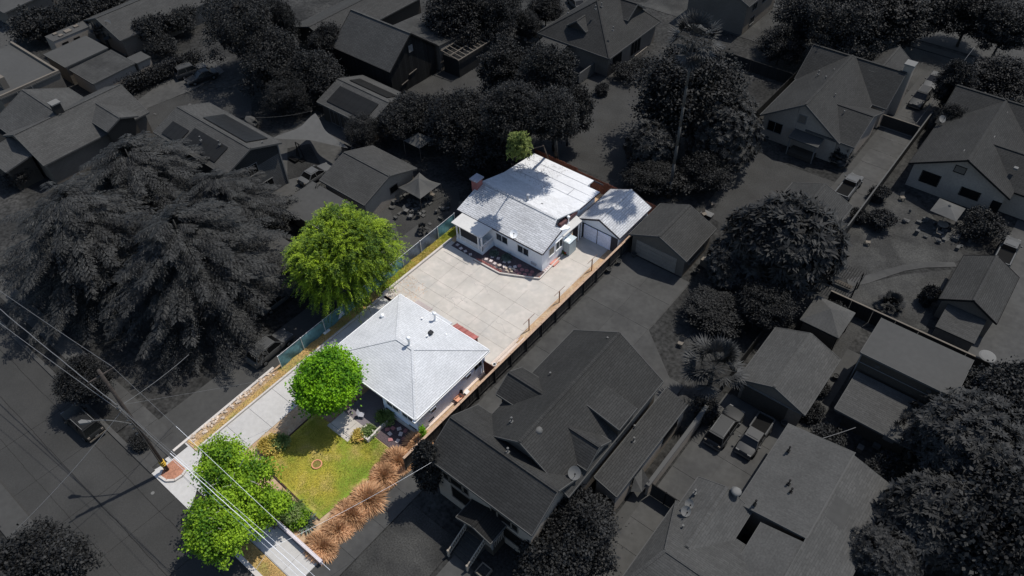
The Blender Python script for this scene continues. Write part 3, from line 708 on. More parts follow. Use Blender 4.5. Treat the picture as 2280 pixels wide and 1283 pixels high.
# water heater closet
t = thing('utility_closet', 'tall grey metal cabinet against the side wall of the back house', 'cabinet', (-34.6, 50.6, 0))
MB().box(-35.0, -34.2, 50.0, 51.3, 0, 1.9).build('cabinet_body', mat('cabinet_grey', (.36, .42, .43), rough=.5), t)
MB().box(-34.9, -34.4, 50.05, 50.6, 1.955, 2.0).build('cabinet_lid', W_WHITE, t); MB().box(-35.04, -34.16, 49.96, 51.34, 1.903, 1.95).build('cabinet_rim', mat('cabinet_rim', (.5, .56, .57)), t)
# lot garage
B = house('garage', 'white garage with palm shadows across its roof beside the back house', 'garage', -35.5, -29.95, 53.4, 59.9, 2.6, 3.85, 'y', W_WALL2, W_ROOF2, ov=.25, trim=W_DARKTRIM)
r = B['r']
ym = B['y0']
MB().box(-35.0, -30.3, ym - .05, ym + .01, .03, 2.12).build('door_frame', W_DARKTRIM, r)
for x0, x1 in ((-34.75, -33.0), (-32.88, -31.15)):
    for k in range(4): MB().box(x0, x1, ym - .12, ym - .02, .06 + k * .5, .54 + k * .5).build('door_panel', mat('door_lilac', (.80, .82, .92)), r)

# --- neighbourhood
B = house('detached_garage', 'dim grey garage right of the wood fence with a wide pale door', 'garage', -29.45, -22.4, 54.5, 60.9, 2.75, 4.35, 'y', D_WALLM, droof(.040), ov=.3)
for k in range(4): door(B, 'S', -26.1, 5.0, .53, D_WALL if 0 else wk_('dim_garage_door', .20), .03 + k * .54, name='door_panel')
window(B, 'E', 57.5, 1.0, 3.2, .9, D_TRIM, dk('dim_panel', .06), 0)
# big house in the lower middle
B = house('craftsman_house', 'large dim grey house with dormers and a front porch right of the wood fence', 'house', -26.2, -15.6, 19.45, 25.75, 5.9, 7.85, 'x', D_WALL, droof(.033), ov=.4)
r = B['r']
for c, w, h, z in ((-24.6, .7, .9, 3.6), (-23.6, 1.5, .9, 3.6), (-22.6, .6, .9, 3.6), (-23.2, 2.0, 1.7, 1.4), (-19.6, .6, .9, 3.6), (-18.6, 1.4, .9, 3.6), (-17.6, .6, .9, 3.6), (-17.9, 2.3, 1.7, 1.2)): window(B, 'S', c, z, w, h, D_WALLM, D_DARK, 0)
window(B, 'E', 22.6, 2.0, 2.4, 1.2, D_TRIM, D_WALLM, 1)
B2 = house('', '', '', -24.7, -15.3, 23.6, 37.3, 5.9, 8.95, 'y', D_WALLM, droof(.033), ov=.35, base=r)
house('', '', '', -25.4, -20.8, 27.2, 30.7, 6.6, 7.75, 'x', D_WALLD, droof(.030, tag='d'), ov=.3, base=r, zb=5)
house('', '', '', -19.4, -15.35, 26.0, 29.3, 6.5, 7.8, 'x', D_WALL, droof(.036, tag='e'), ov=.25, base=r, zb=5)
house('', '', '', -18.6, -15.2, 30.2, 32.8, 7.9, 7.2, 'slopex', D_WALLD, droof(.036, tag='e'), ov=.15, base=r, zb=5)
B3 = house('', '', '', -15.3, -13.1, 27.2, 38.4, 3.9, 3.2, 'slopex', D_WALL, droof(.037, tag='f'), ov=.15, base=r)
B3['r'] = r
window(B3, 'E', 36.0, 1.3, 2.2, 1.1, D_DARK, D_DARK, 0); window(B3, 'E', 30.5, 1.2, 1.5, .9, D_WALLM, D_DARK, 1); window(B3, 'S', -13.9, .9, .9, 1.1, D_WALLM, D_DARK, 0)
turbine(r, *at(1342, 812, 7.0)); turbine(r, *at(1199, 968, 8.0))
for p, z in (((1139, 938), 7.6), ((1131, 1006), 7.8), ((1225, 838), 6.9), ((1245, 875), 7.5), ((1294, 825), 6.6), ((1310, 795), 6.4), ((1352, 760), 8.1), ((1412, 955), 3.7), ((1411, 982), 3.7)): vents(r, [at(*p, z)])
dish('dim satellite dish on the rake of the big porch house', *at(1278, 1062, 6.3), D_TRIM, D_TRIMD, rad=.5)
# porch
house('', '', '', -21.9, -18.4, 17.9, 20.0, 3.45, 4.05, 'y', D_WALLD, dk('dim_dark_shingle', .016, pat='b'), ov=.2, base=r, walls=False)
MB().box(-21.6, -18.7, 18.4, 19.8, 0, 1.1).build('porch_deck', D_WALLD, r)
for k in range(6): MB().box(-21.4, -19.6, 18.4 - .36 * (k + 1), 18.4 - .36 * k, 0, 1.1 - .18 * (k + 1)).build('step', dk('dim_step', .04), r)
q = MB()
for x in (-21.5, -19.5):
    q.beam((x, 18.4, 2.0), (x, 16.2, .95), .09, .09); q.beam((x, 18.4, 1.25), (x, 16.2, .2), .06, .06)
    for k in range(11): y = 18.4 - .2 * k - .1; q.beam((x, y, 1.25 - (18.4 - y) * .477), (x, y, 2.0 - (18.4 - y) * .477), .06, .06)
    q.box(x - .08, x + .08, 16.1, 16.25, 0, 1.05)
for (x0, x1, y0, y1) in ((-21.6, -21.55, 18.4, 19.8), (-18.75, -18.7, 18.4, 19.8), (-19.5, -18.75, 18.4, 18.45)):
    q.box(x0, x1, y0, y1, 1.95, 2.03)
    n = 7
    for k in range(n):
        if y1 - y0 > x1 - x0: yy = y0 + (k + .5) * (y1 - y0) / n; q.box(x0, x1, yy - .03, yy + .03, 1.1, 1.95)
        else: xx = x0 + (k + .5) * (x1 - x0) / n; q.box(xx - .03, xx + .03, y0, y1, 1.1, 1.95)
q.build('railing', D_WALL, r, kind='stuff')
for x in (-21.6, -18.75): MB().box(x - .08, x + .08, 18.35, 18.5, 1.1, 3.4).build('porch_post', D_TRIM, r)
t = thing('planter_box', 'square dim planter box at the foot of the porch stairs', 'planter', (*at(1077, 1275)[:2], 0), world=False)
q = MB(); [q.box(*b) for b in ((-.5, .5, -.5, -.42, 0, .4), (-.5, .5, .42, .5, 0, .4), (-.5, -.42, -.42, .42, 0, .4), (.42, .5, -.42, .42, 0, .4))]; q.build('frame', D_WALLM, t); MB().box(-.42, .42, -.42, .42, 0, .3).build('soil', D_SOIL, t)
# low wall, gate
t = thing('garden_wall', 'long plain light wall dividing the big house from the car court', 'wall', (-12, 35, 0)); MB().box(-12.15, -11.9, 30.4, 40.3, 0, 1.7).build('wall_body', D_WALL, t); MB().box(-12.2, -11.85, 30.35, 40.35, 1.7, 1.78).build('coping', D_FASC, t)
t = thing('double_gate', 'plain two-leaf metal gate closing the car court', 'gate', (-10.4, 30.6, 0))
for a, b in ((-11.75, -10.45), (-10.4, -9.1)): MB().box(a, b, 30.6, 30.66, .1, 1.8).build('gate_leaf', dk('dim_gate_leaf', .034), t)
MB().beam((-11.8, 30.63, 1.86), (-9.05, 30.63, 1.86), .08, .08).build('top_rail', D_TRIMD, t)
MB().box(-10.46, -10.39, 30.55, 30.72, 0, 1.9).build('gate_post', D_TRIMD, t)
# glass canopy at side of big house
tri = [at(1430, 1042, 2.0), at(1447, 1073, 1.9), at(1429, 1096, 1.2), at(1404, 1095, 1.0), at(1413, 1063, 1.8)]
q = MB(); q.add([tri[0], tri[1], tri[2], tri[4], tri[3]], [(0, 3, 2, 1), (3, 4, 2)]); tag(q.build('tarp', dk('dim_translucent_tarp', .07)), 'crumpled pale tarp sheet beside the low lean-to wall', 'tarp')
# bottom right ranch house
B = house('ranch_house', 'low spreading house with pale patched shingle roofs at the bottom right', 'house', -9.2, 5.0, 20.6, 29.9, 3.05, 4.3, 'x', D_WALLM, droof(.052, .18, .8, 'rh'), ov=.4, hip=(1.6, 0))
r = B['r']
house('', '', '', -8.9, -4.15, 26.6, 32.8, 3.1, 4.05, 'y', D_WALLM, droof(.060, .2, .85, 'r'), ov=.3, base=r)
house('', '', '', -5.35, .1, 32.6, 41.9, 3.3, 4.2, 'slopex', D_WALLM, dk('dim_pale_roofing', .060, pat='b', mort=.92, var=.05), ov=.3, base=r)
house('', '', '', -3.15, .1, 22, 32.2, 3.3, 4.15, 'slopex', D_WALLM, dk('dim_pale_roofing', .068), ov=.3, base=r)
house('', '', '', .1, 3.9, 22, 41.6, 4.2, 3.0, 'slopex', D_WALLM, droof(.060, .2, .85, 'r'), ov=.3, base=r)
MB().add([(.5, 35.2, 4.08), (1.9, 35.2, 3.64), (1.9, 37.4, 3.64), (.5, 37.4, 4.08)], [(0, 1, 2, 3)]).build('roof_patch', D_FLATM, r)
MB().add([(1.4, 28.2, 3.8), (1.9, 28.2, 3.64), (1.9, 30.2, 3.64), (1.4, 30.2, 3.8)], [(0, 1, 2, 3)]).build('roof_patch', droof(.03), r)
for p in ((1756, 1077), (1761, 1095), (1681, 1122), (1756, 1003)): vents(r, [at(*p, 3.8)], D_TRIMD)
vents(r, [at(1519, 1177, 3.4), at(1547, 1098, 3.6)])
stack(r, at(1636, 1104, 3.6), .7, D_TRIM, .22); stack(r, at(1634, 1101, 3.6), .6, D_TRIM, .2)
dish('upper of two dim satellite dishes by the car court gate', *at(1531, 1130, 3.3), D_TRIM, D_TRIMD, rad=.36); dish('lower of two dim satellite dishes by the car court gate', *at(1524, 1146, 3.2), D_TRIM, D_TRIMD, rad=.4)
MB().box(-4.0, -3.2, 30.2, 32.4, 0, .04).build('well_floor', D_DARK, r)
# garage with cars in front
B = house('wide_garage', 'dim garage with a pale shingle roof above two parked cars', 'garage', -11.05, -4.7, 43.9, 51.6, 2.85, 4.25, 'y', D_WALLM, droof(.056, .2, .8, 'g'), ov=.35)
door(B, 'S', -8.3, 4.2, 2.1, D_WALLD); q = B['r']
MB().box(-10.7, -5.05, 44.18, 44.24, 2.2, 2.35).build('gable_trim', D_TRIM, q)
house('', '', '', -6.3, -5.6, 50.9, 52.2, 2.7, 2.7, None, D_WALLM, D_CONC, ov=.05, base=q)
t = thing('gazebo', 'square gazebo with a pleated pyramid roof on the right', 'gazebo', (-7.75, 56.05, 0))
ap_ = (-7.75, 56.05, 3.85); cs = [(-9.7, 54.0, 2.8), (-5.8, 54.0, 2.8), (-5.8, 58.1, 2.8), (-9.7, 58.1, 2.8)]
gz = dk('dim_pleated_canvas', .066, pat='b', row=9, wid=.3, mort=.85, var=.02)
for i in range(4): MB().slab([cs[i], cs[(i + 1) % 4], ap_], .08).build('roof', gz, t)
for x, y, z in cs: MB().box(x + (.15 if x < -7 else -.25), x + (.25 if x < -7 else -.15), y + (.15 if y < 56 else -.25), y + (.25 if y < 56 else -.15), 0, 2.8).build('post', D_TRIMD, t)
MB().box(-9.4, -6.1, 54.3, 57.8, 0, 2.3).build('curtain_wall', D_WALLD, t)
B = house('tall_flat_house', 'two-storey house with a plain flat roof and a dark front wall', 'house', -3.4, 4.6, 51.1, 56.2, 5.4, 5.4, None, D_WALLD, D_FLAT, ov=.2)
r = B['r']
for p in ((1954, 817), (2068, 872)): 
    q = ony(*p, B['y0']); MB().box(q[0] - .2, q[0] + .2, B['y0'] - .06, B['y0'] + .02, q[2] - .15, q[2] + .15).build('wall_vent', D_FLAT, r)
MB().beam((-3.2, 51.24, 4.1), (4.4, 51.24, 4.1), .06, .06).build('wall_pipe', D_TRIM, r)
MB().beam((-3.25, 51.22, .1), (-3.25, 51.22, 5.2), .1, .1).build('downspout', D_TRIM, r); MB().beam((4.35, 51.22, .1), (4.35, 51.22, 5.2), .1, .1).build('downspout', D_TRIM, r)
B2 = house('', '', '', -2.95, 4.1, 46.2, 50.9, 2.75, 3.25, 'slope', D_WALLD, droof(.055, .2, .8, 'p'), ov=.9, base=r)
MB().box(1.4, 2.3, 46.98, 47.06, 1.2, 2.0).build('window', D_TRIM, r)
# right-hand garden shed
B = house('garden_cottage', 'dim shed with a steep roof and a lean-to on the right', 'shed', -.1, 5.25, 65.1, 72.9, 2.6, 4.1, 'y', D_WALLM, droof(.038), ov=.3, trim=D_TRIMD)
house('', '', '', .8, 4.4, 62.1, 65.3, 1.8, 2.3, 'slope', D_WALLM, droof(.05, .2, .8, 'l'), ov=.1, base=B['r'], trim=None)
# R1 house
B = house('gabled_house', 'grey house with a front gable, small porch roof and side driveway at upper right', 'house', -28.3, -17.9, 83.3, 98, 3.2, 6.7, 'y', D_WALL, droof(.036), ov=.4)
r = B['r']
house('', '', '', -28.5, -16.1, 94.0, 102.5, 3.2, 6.4, 'x', D_WALL, droof(.033), ov=.4, base=r)
house('', '', '', -22.3, -16.15, 83.6, 93.0, 3.2, 5.1, 'x', D_WALL, droof(.033), ov=.35, base=r)
house('', '', '', -22, -17.5, 101, 108, 3.0, 4.6, 'y', D_WALL, droof(.045), ov=.35, base=r)
window(B, 'S', -26.2, 1.3, 1.9, 1.4, D_TRIM, D_DARK, 1); window(B, 'S', -23.1, 3.9, .9, 1.0, D_TRIM, D_WALLM, 0)
house('', '', '', -23.6, -19.9, 81.9, 84.0, 2.6, 2.9, 'slope', D_WALLD, dk('dim_porch_sheet', .05), ov=.1, base=r, walls=False)
for x in (-23.4, -20.1): MB().box(x - .06, x + .06, 81.95, 82.07, 0, 2.55).build('porch_post', D_TRIM, r)
MB().box(-23.3, -20.2, 82.0, 83.7, 0, .5).build('porch_deck', D_WALLD, r)
c_ = MB().box(-16.7, -15.6, 98.6, 99.8, 0, 7.2).build('chimney', D_WALL, r); MB().box(-16.8, -15.5, 98.5, 99.9, 7.2, 7.35).build('chimney_cap', D_TRIM, c_)
for p, z in (((1837, 178), 6), ((1822, 165), 5.5), ((1855, 162), 5.8), ((1858, 217), 5.5), ((1878, 255), 4.6), ((1922, 265), 4.0)): vents(r, [at(*p, z)])
for p in ((1843, 124), (1944, 158)): boxvent(r, *at(*p, 5.6), D_METAL, .4)
boxvent(r, *at(1856, 187, 5.8), D_METAL, .4)
q = MB(); q.beam(at(1769, 290, 3.5), at(1783, 226, 6.5), .05, .05); q.build('vent_pipe', D_WALLM, r)
# R2 house
B = house('corner_bungalow', 'large grey-roofed bungalow with clipped gables at the right edge', 'house', -9.9, 1.15, 84.4, 100, 3.25, 6.1, 'y', D_WALL, droof(.032), ov=.5, trim=D_TRIMD)
r = B['r']
house('', '', '', -10.2, 12, 94.6, 104.6, 3.2, 6.1, 'x', D_WALL, droof(.030), ov=.4, base=r, trim=D_TRIMD)
house('', '', '', -4, 12, 86.0, 94.8, 3.2, 5.4, 'x', D_WALL, droof(.030), ov=.4, base=r, trim=D_TRIMD)
window(B, 'S', -7.2, 1.2, 2.0, 1.4, D_TRIMD, D_DARK, 1); window(B, 'S', -2.7, 1.3, 2.0, 1.0, D_TRIMD, D_DARK, 1); window(B, 'S', -4.7, 3.9, 1.1, .8, D_TRIMD, D_WALLM, 0)
door(B, 'S', .2, 1.0, 2.1, D_DARK)
for p, z in (((2213, 255), 5.5), ((2195, 265), 5.3), ((2183, 288), 5.3), ((2210, 305), 5.5), ((2150, 338), 5.5), ((2173, 352), 5.3), ((2238, 251), 5.6), ((2262, 375), 4.9)): boxvent(r, *at(*p, z), D_METAL, .22)
dish('dim satellite dish on the left eave of the corner bungalow', *at(2093, 275, 3.6), D_TRIM, D_TRIMD)
t = thing('long_fence', 'long light-capped fence between the side driveway and the corner bungalow', 'fence', (-11.5, 85, 0))
for i in range(11): MB().box(-11.56, -11.48, 70.8 + i * 2.6, 73.3 + i * 2.6, 0, 1.75).build('fence_panel', D_FENCE, t)
MB().box(-11.6, -11.45, 70.7, 99.2, 1.76, 1.84).build('fence_cap', D_FASC, t)
t = thing('sliding_gate', 'wide dark barred gate across the side driveway', 'gate', (-14, 95, 0)); q = MB()
for i in range(30): q.box(-16.3 + i * .155, -16.24 + i * .155, 95.0, 95.05, .1, 1.7)
q.build('bars', dk('dim_gate_bar', .03), t, kind='stuff'); MB().box(-16.35, -11.7, 94.97, 95.08, 1.7, 1.8).build('top_rail', D_WALLM, t); MB().box(-16.35, -11.7, 94.97, 95.08, .06, .14).build('bottom_rail', D_TRIM, t)
MB().box(-16.3, -11.75, 95.06, 95.08, .15, 1.7).build('backing_mesh', D_WALLD, t)
# Craftsman top centre
B = house('dormered_house', 'dark house with a steep pyramid roof and two dormers at top centre', 'house', -64.6, -51.6, 83.6, 97.5, 3.2, 7.7, 'y', D_WALLM, droof(.034), ov=.5, hip=(6.0, 4.0))
r = B['r']
house('', '', '', -60.4, -57.0, 85.3, 90.2, 4.9, 6.1, 'y', D_WALLD, droof(.038), ov=.3, base=r, zb=3.4)
house('', '', '', -57.2, -53.7, 91.3, 96.2, 5.2, 6.8, 'x', D_WALLD, droof(.034), ov=.3, base=r, zb=3.4)
house('', '', '', -63.2, -59.0, 80.9, 84.2, 2.6, 3.1, 'slope', D_WALLD, droof(.045), ov=.3, base=r)
window(B, 'E', 86.5, .9, 2.2, 1.5, D_TRIMD, D_DARK, 1); window(B, 'E', 91.5, .4, 2.6, 2.1, D_WALLM, D_DARK, 2)
MB().box(-57.6, -54.2, 79.8, 79.95, 0, 1.7).build('patio_wall', D_SIDED, r); MB().box(-54.25, -54.1, 79.8, 83.8, 0, 1.7).build('patio_wall', D_SIDE, r)
for p, z in (((1326, 20), 7.4), ((1339, 14), 7.2), ((1365, 67), 5.9), ((1265, 28), 5.8)): vents(r, [at(*p, z)])
q = MB(); q.beam((-51.2, 90, .9), (-51.2, 93.5, .9), .06, .06)
for i in range(14): q.beam((-51.2, 90 + i * .26, 0), (-51.2, 90 + i * .26, .9), .05, .05)
tag(q.build('picket_fence', D_WALL), 'short white picket fence beside the dormered house', 'fence')
p = at(1650, 75); B = house('porch_house', 'dark two-storey house corner behind the tall palm at the top', 'house', p[0] - 10, p[0] + .8, p[1] - 1, p[1] + 11, 5.0, 7.5, 'y', D_WALLM, droof(.034), ov=.5)
window(B, 'E', p[1] + 2.5, 3.0, 1.4, 1.1, D_TRIM, D_DARK); window(B, 'E', p[1] + 6, 3.0, 1.6, 1.1, D_TRIM, D_DARK); window(B, 'E', p[1] + 2.5, .8, 1.4, 1.1, D_TRIM, D_DARK)
# barn
B = house('barn', 'tall black board barn with a steep shingled roof', 'barn', -84.8, -72.8, 61.0, 70.5, 4.3, 8.1, 'x', D_BARN, droof(.056), ov=.3, trim=D_TRIMD)
r = B['r']; MB().box(-73.12, -73.02, 65.2, 66.0, 5.3, 6.3).build('window', D_TRIM, r)
for a, b in (((-73.0, 63.0, 1.3), (-73.0, 64.3, 1.5)), ((-73.0, 64.6, 2.2), (-73.0, 66.2, 2.4))): MB().beam(a, b, .08, .1).build('loose_board', D_WALLM, r)
MB().beam(at(818, 138, 4.2), at(824, 163, 0), .08, .08).build('downspout', D_WALLM, r)
house('', '', '', -82.5, -72.5, 70.6, 78, 4.2, 3.6, 'slope', D_WALLM, D_CORR, ov=.2, base=r, trim=None)
t = thing('ruined_shed', 'collapsing shed with bare rafters behind the black barn', 'shed', (-72, 76, 0))
p0 = at(905, 66, 3.2)
q = MB()
for i in range(9): q.beam((-72.3, 70.9 + i * .85, 3.35), (-69.0, 70.9 + i * .85, 2.9), .1, .12)
for x, z in ((-72.3, 3.42), (-70.6, 3.2), (-69.0, 2.95)): q.beam((x, 70.7, z), (x, 78.2, z), .12, .12)
q.build('rafters', D_WALLM, t); MB().box(-72.2, -69.2, 71.0, 78, 0, 2.8).build('wall', dk('dim_ruin_wall', .02), t)
MB().slab([(-76, 70.9, 4.0), (-72.4, 70.9, 3.5), (-72.4, 80, 3.5), (-76, 80, 4.0)], .1).build('roof', D_FLATM, t)
# studio with solar
B = house('studio', 'small grey studio with solar panels on both roof slopes below the barn', 'house', -77.3, -67.35, 51.3, 59.75, 2.9, 4.4, 'x', D_WALLD, droof(.056, .22, .7, 's'), ov=.4)
r = B['r']; sl = 1.5 / 4.22
def panelrow(r, x0, x1, y0, y1, fz, n, m=D_SOLAR):
    w = (x1 - x0) / n
    for i in range(n):
        a, b = x0 + i * w + .008, x0 + (i + 1) * w - .008
        MB().slab([(a, y0, fz(y0) + .14), (b, y0, fz(y0) + .14), (b, y1, fz(y1) + .14), (a, y1, fz(y1) + .14)], .05).build('solar_panel', m, r)
panelrow(r, -75.9, -68.4, 51.9, 54.6, lambda y: 2.9 + (y - 51.3) * sl, 7)
panelrow(r, -76.0, -68.6, 56.4, 58.2, lambda y: 2.9 + (59.75 - y) * sl, 7)
for x, w in ((-74.6, 1.6), (-72.6, 1.6), (-70.2, 1.6)): window(B, 'S', x, .2, w, 2.0, D_TRIM, D_WALLD, 1, 'glass_door')
# two storey house
B = house('siding_house', 'two-storey lap-sided house with dark solar arrays on its roof', 'house', -84.0, -69.5, 31.8, 39.9, 6.0, 7.5, 'x', D_SIDE, droof(.054, .22, .7, 't'), ov=.4)
r = B['r']; sl = 1.5 / 4.05
panelrow(r, -79.6, -71.0, 36.4, 39.2, lambda y: 6.0 + (39.9 - y) * sl, 9)
panelrow(r, -78.8, -72.2, 32.4, 34.6, lambda y: 6.0 + (y - 31.8) * sl, 7); panelrow(r, -82.6, -79.2, 32.1, 34.0, lambda y: 6.0 + (y - 31.8) * sl, 4)
for p, w, h in (((563, 378), 1.3, 1.3), ((597, 411), 1.6, 1.1)):
    q = onx(*p, B['x1']); window(B, 'E', q[1], q[2] - h / 2, w, h, D_TRIM, D_DARK, 1)
MB().add([(-69.89, 32.3, 4.6), (-69.89, 39.4, 4.6), (-69.89, 39.4, 5.7), (-69.89, 35.8, 7.0), (-69.89, 32.3, 5.7)], [(0, 1, 2, 3, 4)]).build('gable_siding', D_SIDED, r)
MB().box(-69.92, -69.8, 39.4, 39.56, 0, 5.9).build('corner_board', D_TRIM, r)
for p, z in (((447, 312), 7.2), ((489, 321), 7.3), ((586, 323), 6.5)): vents(r, [at(*p, z)])
# two tone garage
B = house('two_tone_garage', 'dim garage with a two-tone gable roof between the siding house and the green elm', 'garage', -63.95, -56.2, 40.2, 48.9, 2.8, 4.35, 'x', D_WALL, droof(.050), ov=.4)
q = onx(840, 472 - 30, B['x1']); window(B, 'E', 45.2, 1.4, 1.2, .9, D_WALLM, D_DARK, 0)
house('low_shed', 'low flat-roofed shed hidden behind the top of the green elm', 'shed', -64.5, -58, 34.5, 39.6, 2.4, 2.7, 'slope', D_WALLM, D_FLATM)
house('low_shed', 'low grey shed half hidden under the cedar boughs left of the elm', 'shed', -60.5, -55.5, 25.5, 31, 2.3, 2.6, 'slope', D_WALLM, D_FLATM)
B = house('rear_bungalow', 'long dark-gabled bungalow running behind the black barn', 'house', -95.8, -86.5, 62.3, 82, 3.5, 5.0, 'y', D_WALLD, droof(.042), ov=.5)
# top left
B = house('long_bungalow', 'long low grey bungalow at the top left behind the trailer', 'house', -125.8, -114.8, 44.4, 66, 3.0, 5.0, 'y', D_WALLM, droof(.048), ov=.4)
window(B, 'E', 50, 1, 1.6, 1.0, D_TRIM, D_DARK, 1)
dish('dim satellite dish on the gable corner of the long bungalow', *at(243, 62, 3.6), D_TRIM, D_TRIMD, rad=.6)
t = thing('travel_trailer', 'boxy white travel trailer parked beside the flat roofs', 'trailer', (-124, 41, 0))
MB().box(-125.5, -122.9, 38, 44.2, .5, 3.0).build('body', D_WALL, t); MB().box(-125.55, -122.85, 37.95, 44.25, 3.0, 3.06).build('roof', D_FLAT, t)
for x, y, s in ((-124.5, 42.6, .35), (-124.1, 41.0, .5), (-124.8, 39.3, .3), (-123.6, 39.6, .3)): MB().box(x - s, x + s, y - s, y + s, 3.06, 3.25).build('roof_hatch', D_WALLM, t)
for y in (39.5, 41.4): MB().box(-122.9, -122.85, y - .5, y + .5, 1.5, 2.3).build('window', D_DARK, t)
for y in (40.4, 41.3): MB().cyl((-122.95, y, .4), (-122.75, y, .4), .38, n=12).build('wheel', D_DARK, t)
house('flat_shed', 'pale flat-roofed shed between the trailer and the corrugated shed', 'shed', -120.4, -114.1, 35.1, 42.0, 3.0, 3.1, 'slope', D_WALLM, D_FLAT, ov=.15)
B = house('corrugated_shed', 'shed with a streaked corrugated roof beside the hedge', 'shed', -113.7, -107.2, 35.4, 42.2, 2.6, 2.8, 'slope', D_WALL, D_CORR, ov=.15)
house('', '', '', -109.5, -106.9, 42.3, 44.6, 2.8, 2.8, None, D_WALL, D_FLATM, ov=.1, base=B['r'])
B = house('parapet_building', 'dim building with a white flat roof and parapet at the left edge', 'building', -123, -109.2, 24.2, 32.7, 5.0, 5.0, None, D_WALLM, D_FLAT, ov=.05)
r = B['r']; q = MB(); q.box(-109.5, -109.2, 24.2, 32.7, 5.0, 5.35); q.box(-123, -109.5, 32.4, 32.7, 5.0, 5.35); q.build('parapet', D_WALLM, r)
c_ = MB().box(*(lambda p: (p[0] - .5, p[0] + .5, p[1] - .4, p[1] + .4, 5.0, 6.6))(at(12, 195, 5))).build('chimney', D_WALLM, r)
MB().box(-123, -114, 24.25, 26.8, 5.004, 5.02).build('roof_patch', droof(.05), r)
for y in (26.5, 28.5): MB().beam((-109.15, y, .2), (-109.15, y, 4.9), .12, .12).build('downspout', D_TRIM, r)
# HL house
B = house('old_house', 'dim rambling house with crossing gables and a brick chimney above the cedars', 'house', -103.4, -92.8, 21.0, 35.6, 3.4, 5.7, 'y', D_WALLM, droof(.053, .25, .8, 'o'), ov=.4)
r = B['r']; house('', '', '', -107.6, -97.8, 21.6, 32.2, 3.4, 5.7, 'x', D_WALLM, droof(.053, .25, .8, 'o'), ov=.4, base=r)
house('', '', '', -98, -91.5, 29.2, 33.6, 4.4, 5.3, 'x', D_WALLD, droof(.053, .25, .8, 'o'), ov=.4, base=r)
house('', '', '', -101.5, -95.5, 17.5, 21.4, 3.3, 3.9, 'slope', D_WALLD, droof(.053, .25, .8, 'o'), ov=.4, base=r)
house('', '', '', -108.5, -103.0, 17.6, 21.8, 2.6, 2.8, 'slope', D_WALLD, dk('dim_dark_flat', .012), ov=.4, base=r)
c_ = MB().box(-98.9, -97.9, 26.6, 27.6, 3, 7.0).build('chimney', dk('dim_brick', .03, pat='b', row=.1, wid=.3), r); MB().box(-99, -97.8, 26.5, 27.7, 7.0, 7.15).build('chimney_cap', D_TRIM, c_)
house('far_garage', 'small dim garage roof at the top edge beside the bushes', 'garage', -152, -139, 38, 47, 3, 3.6, 'slope', D_WALLM, D_FLATM)

# ------------------------------------------------------------------ fences
t = thing('wood_fence', 'long dimmed board fence with a sunlit cap along the right side of the lot', 'fence', (-29.6, 38, 0))
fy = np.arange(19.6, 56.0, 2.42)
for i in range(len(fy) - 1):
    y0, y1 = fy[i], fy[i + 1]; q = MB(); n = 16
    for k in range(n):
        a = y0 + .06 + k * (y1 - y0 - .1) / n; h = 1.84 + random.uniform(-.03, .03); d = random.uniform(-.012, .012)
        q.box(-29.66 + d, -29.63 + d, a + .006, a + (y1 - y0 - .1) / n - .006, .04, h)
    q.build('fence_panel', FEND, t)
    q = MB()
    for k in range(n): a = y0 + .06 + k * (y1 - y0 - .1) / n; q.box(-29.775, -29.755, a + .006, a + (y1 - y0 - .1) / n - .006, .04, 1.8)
    q.build('bounce_boards', FENCAP, t, kind='stuff')  # unseen pale boards added to bounce light onto the blue wall
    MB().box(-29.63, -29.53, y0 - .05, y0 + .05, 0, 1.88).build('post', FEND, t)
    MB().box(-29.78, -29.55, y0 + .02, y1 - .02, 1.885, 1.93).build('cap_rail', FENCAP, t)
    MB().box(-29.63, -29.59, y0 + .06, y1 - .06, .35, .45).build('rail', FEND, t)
t = thing('back_fence', 'red-brown board fence across the back of the lot', 'fence', (-39, 61, 0))
fx = np.arange(-48.0, -29.9, 2.25)
for i in range(len(fx) - 1):
    x0, x1 = fx[i], fx[i + 1]; q = MB(); n = 15
    Y = 61.6 if x1 < -40.5 else 61.25
    for k in range(n):
        a = x0 + .06 + k * (x1 - x0 - .1) / n; q.box(a + .006, a + (x1 - x0 - .1) / n - .006, Y - .015 + random.uniform(-.012, .012), Y + .015, .04, 1.9 + random.uniform(-.04, .04))
    q.build('fence_panel', FENR, t); MB().box(x0 - .05, x0 + .05, Y + .02, Y + .12, 0, 1.9).build('post', FENR, t)
